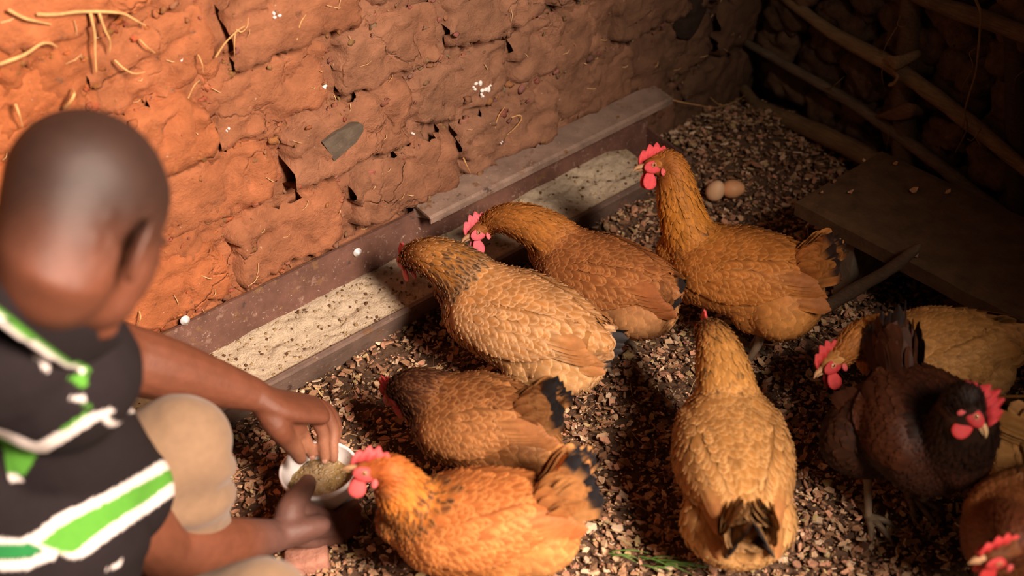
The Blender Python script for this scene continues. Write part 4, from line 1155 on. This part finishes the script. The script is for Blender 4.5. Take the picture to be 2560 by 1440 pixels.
for z, r in ((-.046, .0075), (-.057, .0085)):
    b.add(*chain([h(.074, -.026, z - .001), h(.088, 0, z), h(.074, .026, z - .001)], [.004, r, .004], 4, 8))
# neck, torso, limbs
b.add(*chain([h(-.03, 0, -.03), nt, (nt + nb) / 2 + V((0, 0, 0)), nb], [.064, .062, .066, .085], 4, 20))
b.add(*chain([nb, chs, (chs + pel) / 2 + V((0, 0, .03)) - rv * .03, pel], [(.085, .08), (.150, .105), (.140, .11), (.160, .125)], 5, 22, (0, 0, 1)))
b.add(*chain([nb, (nb + rsh) / 2 + V((0, 0, .012)), rsh, rsh.lerp(rel, .45), rel], [.07, .066, .064, .052, .044], 4, 18))
b.add(*chain([nb, (nb + lsh) / 2 + V((0, 0, .012)), lsh, lsh.lerp(lel, .45), lel], [.07, .066, .062, .056, .052], 4, 18))
b.add(*chain([rel, rel.lerp(rwr, .28), rel.lerp(rwr, .7), rwr], [.044, .046, .034, (.030, .024)], 4, 16))
b.add(*chain([lel, lel.lerp(lwr, .28), lel.lerp(lwr, .7), lwr], [.052, .050, .038, (.032, .026)], 4, 16))
for hp, kn, an in ((lhip, lkn, lan), (rhip, rkn, ran)):
    b.add(*chain([hp, hp.lerp(kn, .5), kn], [.085, .072, .056], 4, 16))
    b.add(*chain([kn, kn.lerp(an, .35), an], [.054, .052, .036], 4, 16))
    b.add(*chain([an + V((0, 0, -.045)) - rv * .05, an + V((0, 0, -.055)) + rv * .05, an + V((0, 0, -.07)) + rv * .16], [(.036, .036), (.042, .030), (.036, .016)], 4, 14))
for an in (lan, ran):                                                # toes
    for k in range(5):
        p_ = an + rv * (.165 - .012 * abs(k - 1) - .006 * k) + V((0, 0, -.072)) + V((-rv.y, rv.x, 0)) * (.030 - .015 * k)
        b.add(*ball(p_, (.016 - .0018 * k, .016 - .0018 * k, .0125 - .001 * k), None, 10, 7))
# left hand dipping its fingers into the tub
lh = lambda px, py, z: None
KN = dict(i=V((-1.598, -0.4045, 0.2131)), m=V((-1.564, -0.3933, 0.2106)), r=V((-1.537, -0.3767, 0.1924)), p=V((-1.518, -0.3617, 0.166)))
PI_ = dict(i=V((-1.582, -0.3993, 0.1744)), m=V((-1.552, -0.4102, 0.1712)), r=V((-1.524, -0.3961, 0.1515)), p=V((-1.504, -0.3733, 0.1256)))
TP = dict(i=V((-1.577, -0.4072, 0.1297)), m=V((-1.563, -0.4245, 0.1239)), r=V((-1.544, -0.4181, 0.1056)), p=V((-1.521, -0.3856, 0.083)))
b.add(*chain([lwr, lwr.lerp((KN['m'] + KN['i']) / 2, .45), (KN['m'] + KN['r']) / 2], [(.030, .025), (.045, .024), (.046, .019)], 4, 16, (.2, .3, 1)))
for k, r0 in (('i', .0106), ('m', .0110), ('r', .0106), ('p', .0095)):
    wr = lwr.lerp(KN[k], .30)
    b.add(*chain([wr, KN[k] + V((0, 0, .004)), PI_[k], PI_[k].lerp(TP[k], .55) + V((0, 0, .003)), TP[k]], [r0 * 1.15, r0 * 1.20, r0 * 1.06, r0 * .95, r0 * .84], 5, 12))
b.add(*chain([lwr.lerp(KN['i'], .15), V((-1.631, -0.4109, 0.2362)), V((-1.618, -0.4128, 0.1965)), V((-1.607, -0.4116, 0.1662)), V((-1.602, -0.414, 0.1429))], [.021, .0205, .0165, .0142, .0112], 5, 14))
# right hand closed round the near side of the tub
cz = V((cx, cy, 0))
def on_tub(a, z, off):
    r = Rb + (Rt - Rb) * (z / H_) + off
    return V((cx + r * math.cos(a), cy + r * math.sin(a), z + .008))
to_cam = math.atan2(-fv.y, -fv.x)                                    # angle of the tub side that faces the room
K2 = [V((-1.65, -0.4954, 0.1213)), V((-1.649, -0.5066, 0.1031)), V((-1.651, -0.5102, 0.0813)), V((-1.661, -0.5069, 0.0607))]
b.add(*chain([rwr, rwr.lerp((K2[1] + K2[2]) / 2, .5), (K2[1] + K2[2]) / 2], [(.029, .024), (.042, .025), (.043, .021)], 4, 16, (.5, .5, .4)))
for k, (kn, zz, a1, a2) in enumerate([(K2[0], .044, .35, 1.02), (K2[1], .030, .40, 1.05), (K2[2], .016, .40, .95), (K2[3], .007, .35, .75)]):
    r0 = (.0104, .0104, .0100, .0088)[k]
    ex = (0, .004, .012, .022)[k]; mid_, tip_ = on_tub(to_cam + a1, zz, .013 + ex), on_tub(to_cam + a2, max(.003, zz - .002), .011 + ex)
    b.add(*chain([rwr.lerp(kn, .3), kn, mid_, mid_.lerp(tip_, .55) + (mid_ - cz).normalized() * .001, tip_], [r0 * 1.15, r0 * 1.15, r0 * 1.05, r0 * .95, r0 * .85], 5, 12))
b.add(*chain([rwr.lerp(K2[0], .35), V((-1.669, -0.4891, 0.1361)), V((-1.645, -0.4733, 0.1312)), V((-1.627, -0.4611, 0.1254)), V((-1.611, -0.4437, 0.1151))], [.024, .0225, .0185, .0170, .0145], 5, 14))
for P_0, r_ in ((V((-1.645, -0.4733, 0.1312)), .0155),):
    b.add(*ball(P_0, (r_, r_, r_), None, 10, 8))
me = fuse(b, .0036, 4)
bm = bmesh.new(); bm.from_mesh(me)
ears = [h(-.030, s_ * .079, -.022) for s_ in (-1, 1)]
sel = []
for v in bm.verts:
    q = HM.transposed() @ (v.co - HD)
    if q.length < .20 and q.x < .03 and min((v.co - t).length for t in ears) > .042: sel.append(v)
for k in range(40): bmesh.ops.smooth_vert(bm, verts=sel, factor=.5, use_axis_x=True, use_axis_y=True, use_axis_z=True)
bm.to_mesh(me); bm.free()
def skin_col(p):
    q = HM.transposed() @ (p - HD)
    c = (.135, .043, .021)
    if q.length < .16:
        s = smooth(-.07, .05, q.z - .35 * max(0, q.x) + .35 * max(0, -q.x))        # cropped hair darkens the scalp
        c = mix((.115, .036, .018), (.028, .012, .008), s)
    d = min((p - t).length for t in (TP['i'], TP['m'], TP['r'], V((-1.602, -0.414, 0.1429))))
    c = mix((.30, .125, .068), c, smooth(.010, .085, d))
    d = min((p - t).length for t in (rwr, K2[1], K2[2]))
    c = mix((.11, .050, .038), c, smooth(.03, .12, d))
    return c
paint(me, skin_col)
me.transform(Matrix.Translation(-mo))
put('body', me, M_skin, man)
for s in (-1, 1):
    e = MB(); e.add([v - mo for v in ball(h(.080, s * .031, .003), (.011, .0125, .0115), HM, 14, 10)[0]], ball((0, 0, 0), (1, 1, 1), None, 14, 10)[1], (.03, .02, .018))
    e.build('eye', M_eye, man)
for P0, P1, dr in [(TP['m'], PI_['m'], V((.2, .1, .9))), (V((-1.602, -0.414, 0.1429)), V((-1.607, -0.4116, 0.1662)), V((0, -.7, .6))), (TP['i'], PI_['i'], V((.2, -.3, .8))), (V((-1.611, -0.4437, 0.1151)), V((-1.627, -0.4611, 0.1254)), V((-.3, -.6, .7)))]:
    ax_ = (P0 - P1).normalized(); dn = (-fv * .75 + V((0, 0, .65))); dn = (dn - ax_ * dn.dot(ax_)).normalized(); sd_ = ax_.cross(dn)
    M = Matrix((ax_, sd_, dn)).transposed()
    e = MB(); vs, fs = ball((0, 0, 0), (.0062, .0048, .0016), None, 12, 8)
    e.add([M @ V(v) + P0 + dn * .0072 + ax_ * .001 - mo for v in vs], fs, (.45, .22, .15)); e.build('fingernail', M_horn, man)

# ---- shirt
b = MB()
b.add(*chain([nb + V((0, 0, -.015)) - rv * .01, chs, (chs + pel) / 2 + V((0, 0, .03)) - rv * .03, pel + V((0, 0, .02))], [(.118, .108), (.166, .125), (.160, .128), (.180, .14)], 6, 26, (0, 0, 1)))
hem_r = rsh.lerp(rel, .52); hem_l = lsh.lerp(lel, .50)
b.add(*chain([nb + V((0, 0, -.02)), (nb + rsh) / 2 + V((0, 0, .0)), rsh, rsh.lerp(rel, .3), hem_r], [.090, .084, .088, .082, .077], 5, 22))
b.add(*chain([nb + V((0, 0, -.02)), (nb + lsh) / 2 + V((0, 0, .0)), lsh, lsh.lerp(lel, .4), hem_l], [.088, .078, .069, .067, .066], 5, 22))
b.add(*ball(rsh + (chs - rsh) * .3, (.10, .10, .10), None, 16, 12))
b.add(*ball((-2.018, -0.6056, 0.7603), (.115, .105, .105), None, 18, 12))
b.add(*ball((-1.984, -0.6191, 0.7017), (.10, .10, .095), None, 18, 12))
b.add(*ball((-2.038, -0.5622, 0.7873), (.12, .11, .11), None, 18, 12))
b.add(*ball((-2.051, -0.6031, 0.4596), (.13, .12, .14), None, 18, 12))
b.add(*ball((-2.078, -0.523, 0.5495), (.15, .14, .15), None, 18, 12))
me = fuse(b, .006, 8)
bm = bmesh.new(); bm.from_mesh(me)
for v in bm.verts:                                                   # soft folds
    q = v.co; ds = abs((q - rsh).dot((rel - rsh).normalized()))
    v.co += v.normal * (.006 * fbm(q, 9, 3, 2) + .003 * math.sin(q.z * 60 + 8 * nz(q, 6, 2)) * smooth(.3, .0, (q - hem_r).length))
bm.to_mesh(me); bm.free()
# print on the cloth: flat shapes laid out on the plane of the man's right side
PU, PV_, PO = rv, (fv * .62 + V((0, 0, .79))).normalized(), V((-2.007, -0.7049, 0.6387))
def uv(p): d = V(p) - PO; return (d.dot(PU), d.dot(PV_))
WHITE, GREEN, DGREEN = (.62, .54, .50), (.075, .23, .028), (.02, .15, .04)
SH = [(dict(w=WHITE, g=GREEN, d=DGREEN)[c], [uv(q) for q in pts]) for c, pts in PRINT]
def inside(pt, poly):
    x, y = pt; r = False; j = len(poly) - 1
    for i in range(len(poly)):
        xi, yi = poly[i]; xj, yj = poly[j]
        if (yi > y) != (yj > y) and x < (xj - xi) * (y - yi) / (yj - yi) + xi: r = not r
        j = i
    return r
def shirt_col(p):
    c = (.014, .010, .0105); u = uv(p)
    for col, poly in SH:
        if inside(u, poly): c = col
    return c
sub = bmesh.new(); sub.from_mesh(me); bmesh.ops.subdivide_edges(sub, edges=sub.edges[:], cuts=1, use_grid_fill=True); sub.to_mesh(me); sub.free()
me.polygons.foreach_set('use_smooth', [True] * len(me.polygons))
paint(me, shirt_col); me.transform(Matrix.Translation(-mo))
put('polo_shirt', me, M_cloth, man)
# collar: turned-down band round the neck
def band(P, wd, th, col, name, up_):
    vs, fs = chain(P, [(wd, th)] * len(P), 14, 40, up_)
    e = MB(); e.add(vs, fs, shirt_col); e.v = [V(v) - mo for v in e.v]
    return e.build(name, M_cloth, man)
CB = [V(q) for q in COLLAR_]
cl = band(CB, .031, .008, (.014, .010, .0105), 'collar', -fv * .7 + V((0, 0, .7)))
# ---- trousers
b = MB()
for hp, kn, an in ((lhip, lkn, lan), (rhip, rkn, ran)):
    b.add(*chain([pel, hp, hp.lerp(kn, .5), kn], [.13, .115, .092, .074], 5, 22))
    b.add(*chain([kn, kn.lerp(an, .4), an + V((0, 0, .02))], [.074, .073, .062], 5, 22))
b.add(*ball(pel, (.17, .17, .13), None, 18, 12))
me = fuse(b, .007, 7)
bm = bmesh.new(); bm.from_mesh(me)
for v in bm.verts:
    q = v.co; k = smooth(.30, .04, min((q - lkn).length, (q - rkn).length))
    v.co += v.normal * (.004 * fbm(q, 14, 3, 2) + (.0065 * k) * math.sin((q.x * .6 + q.z * 1.0) * 95 + 5 * nz(q, 9, 1)) * smooth(.02, -.09, q.z - lkn.z))
bm.to_mesh(me); bm.free()
paint(me, lambda p: (.20, .122, .072)); me.transform(Matrix.Translation(-mo))
put('trousers', me, M_khaki, man)
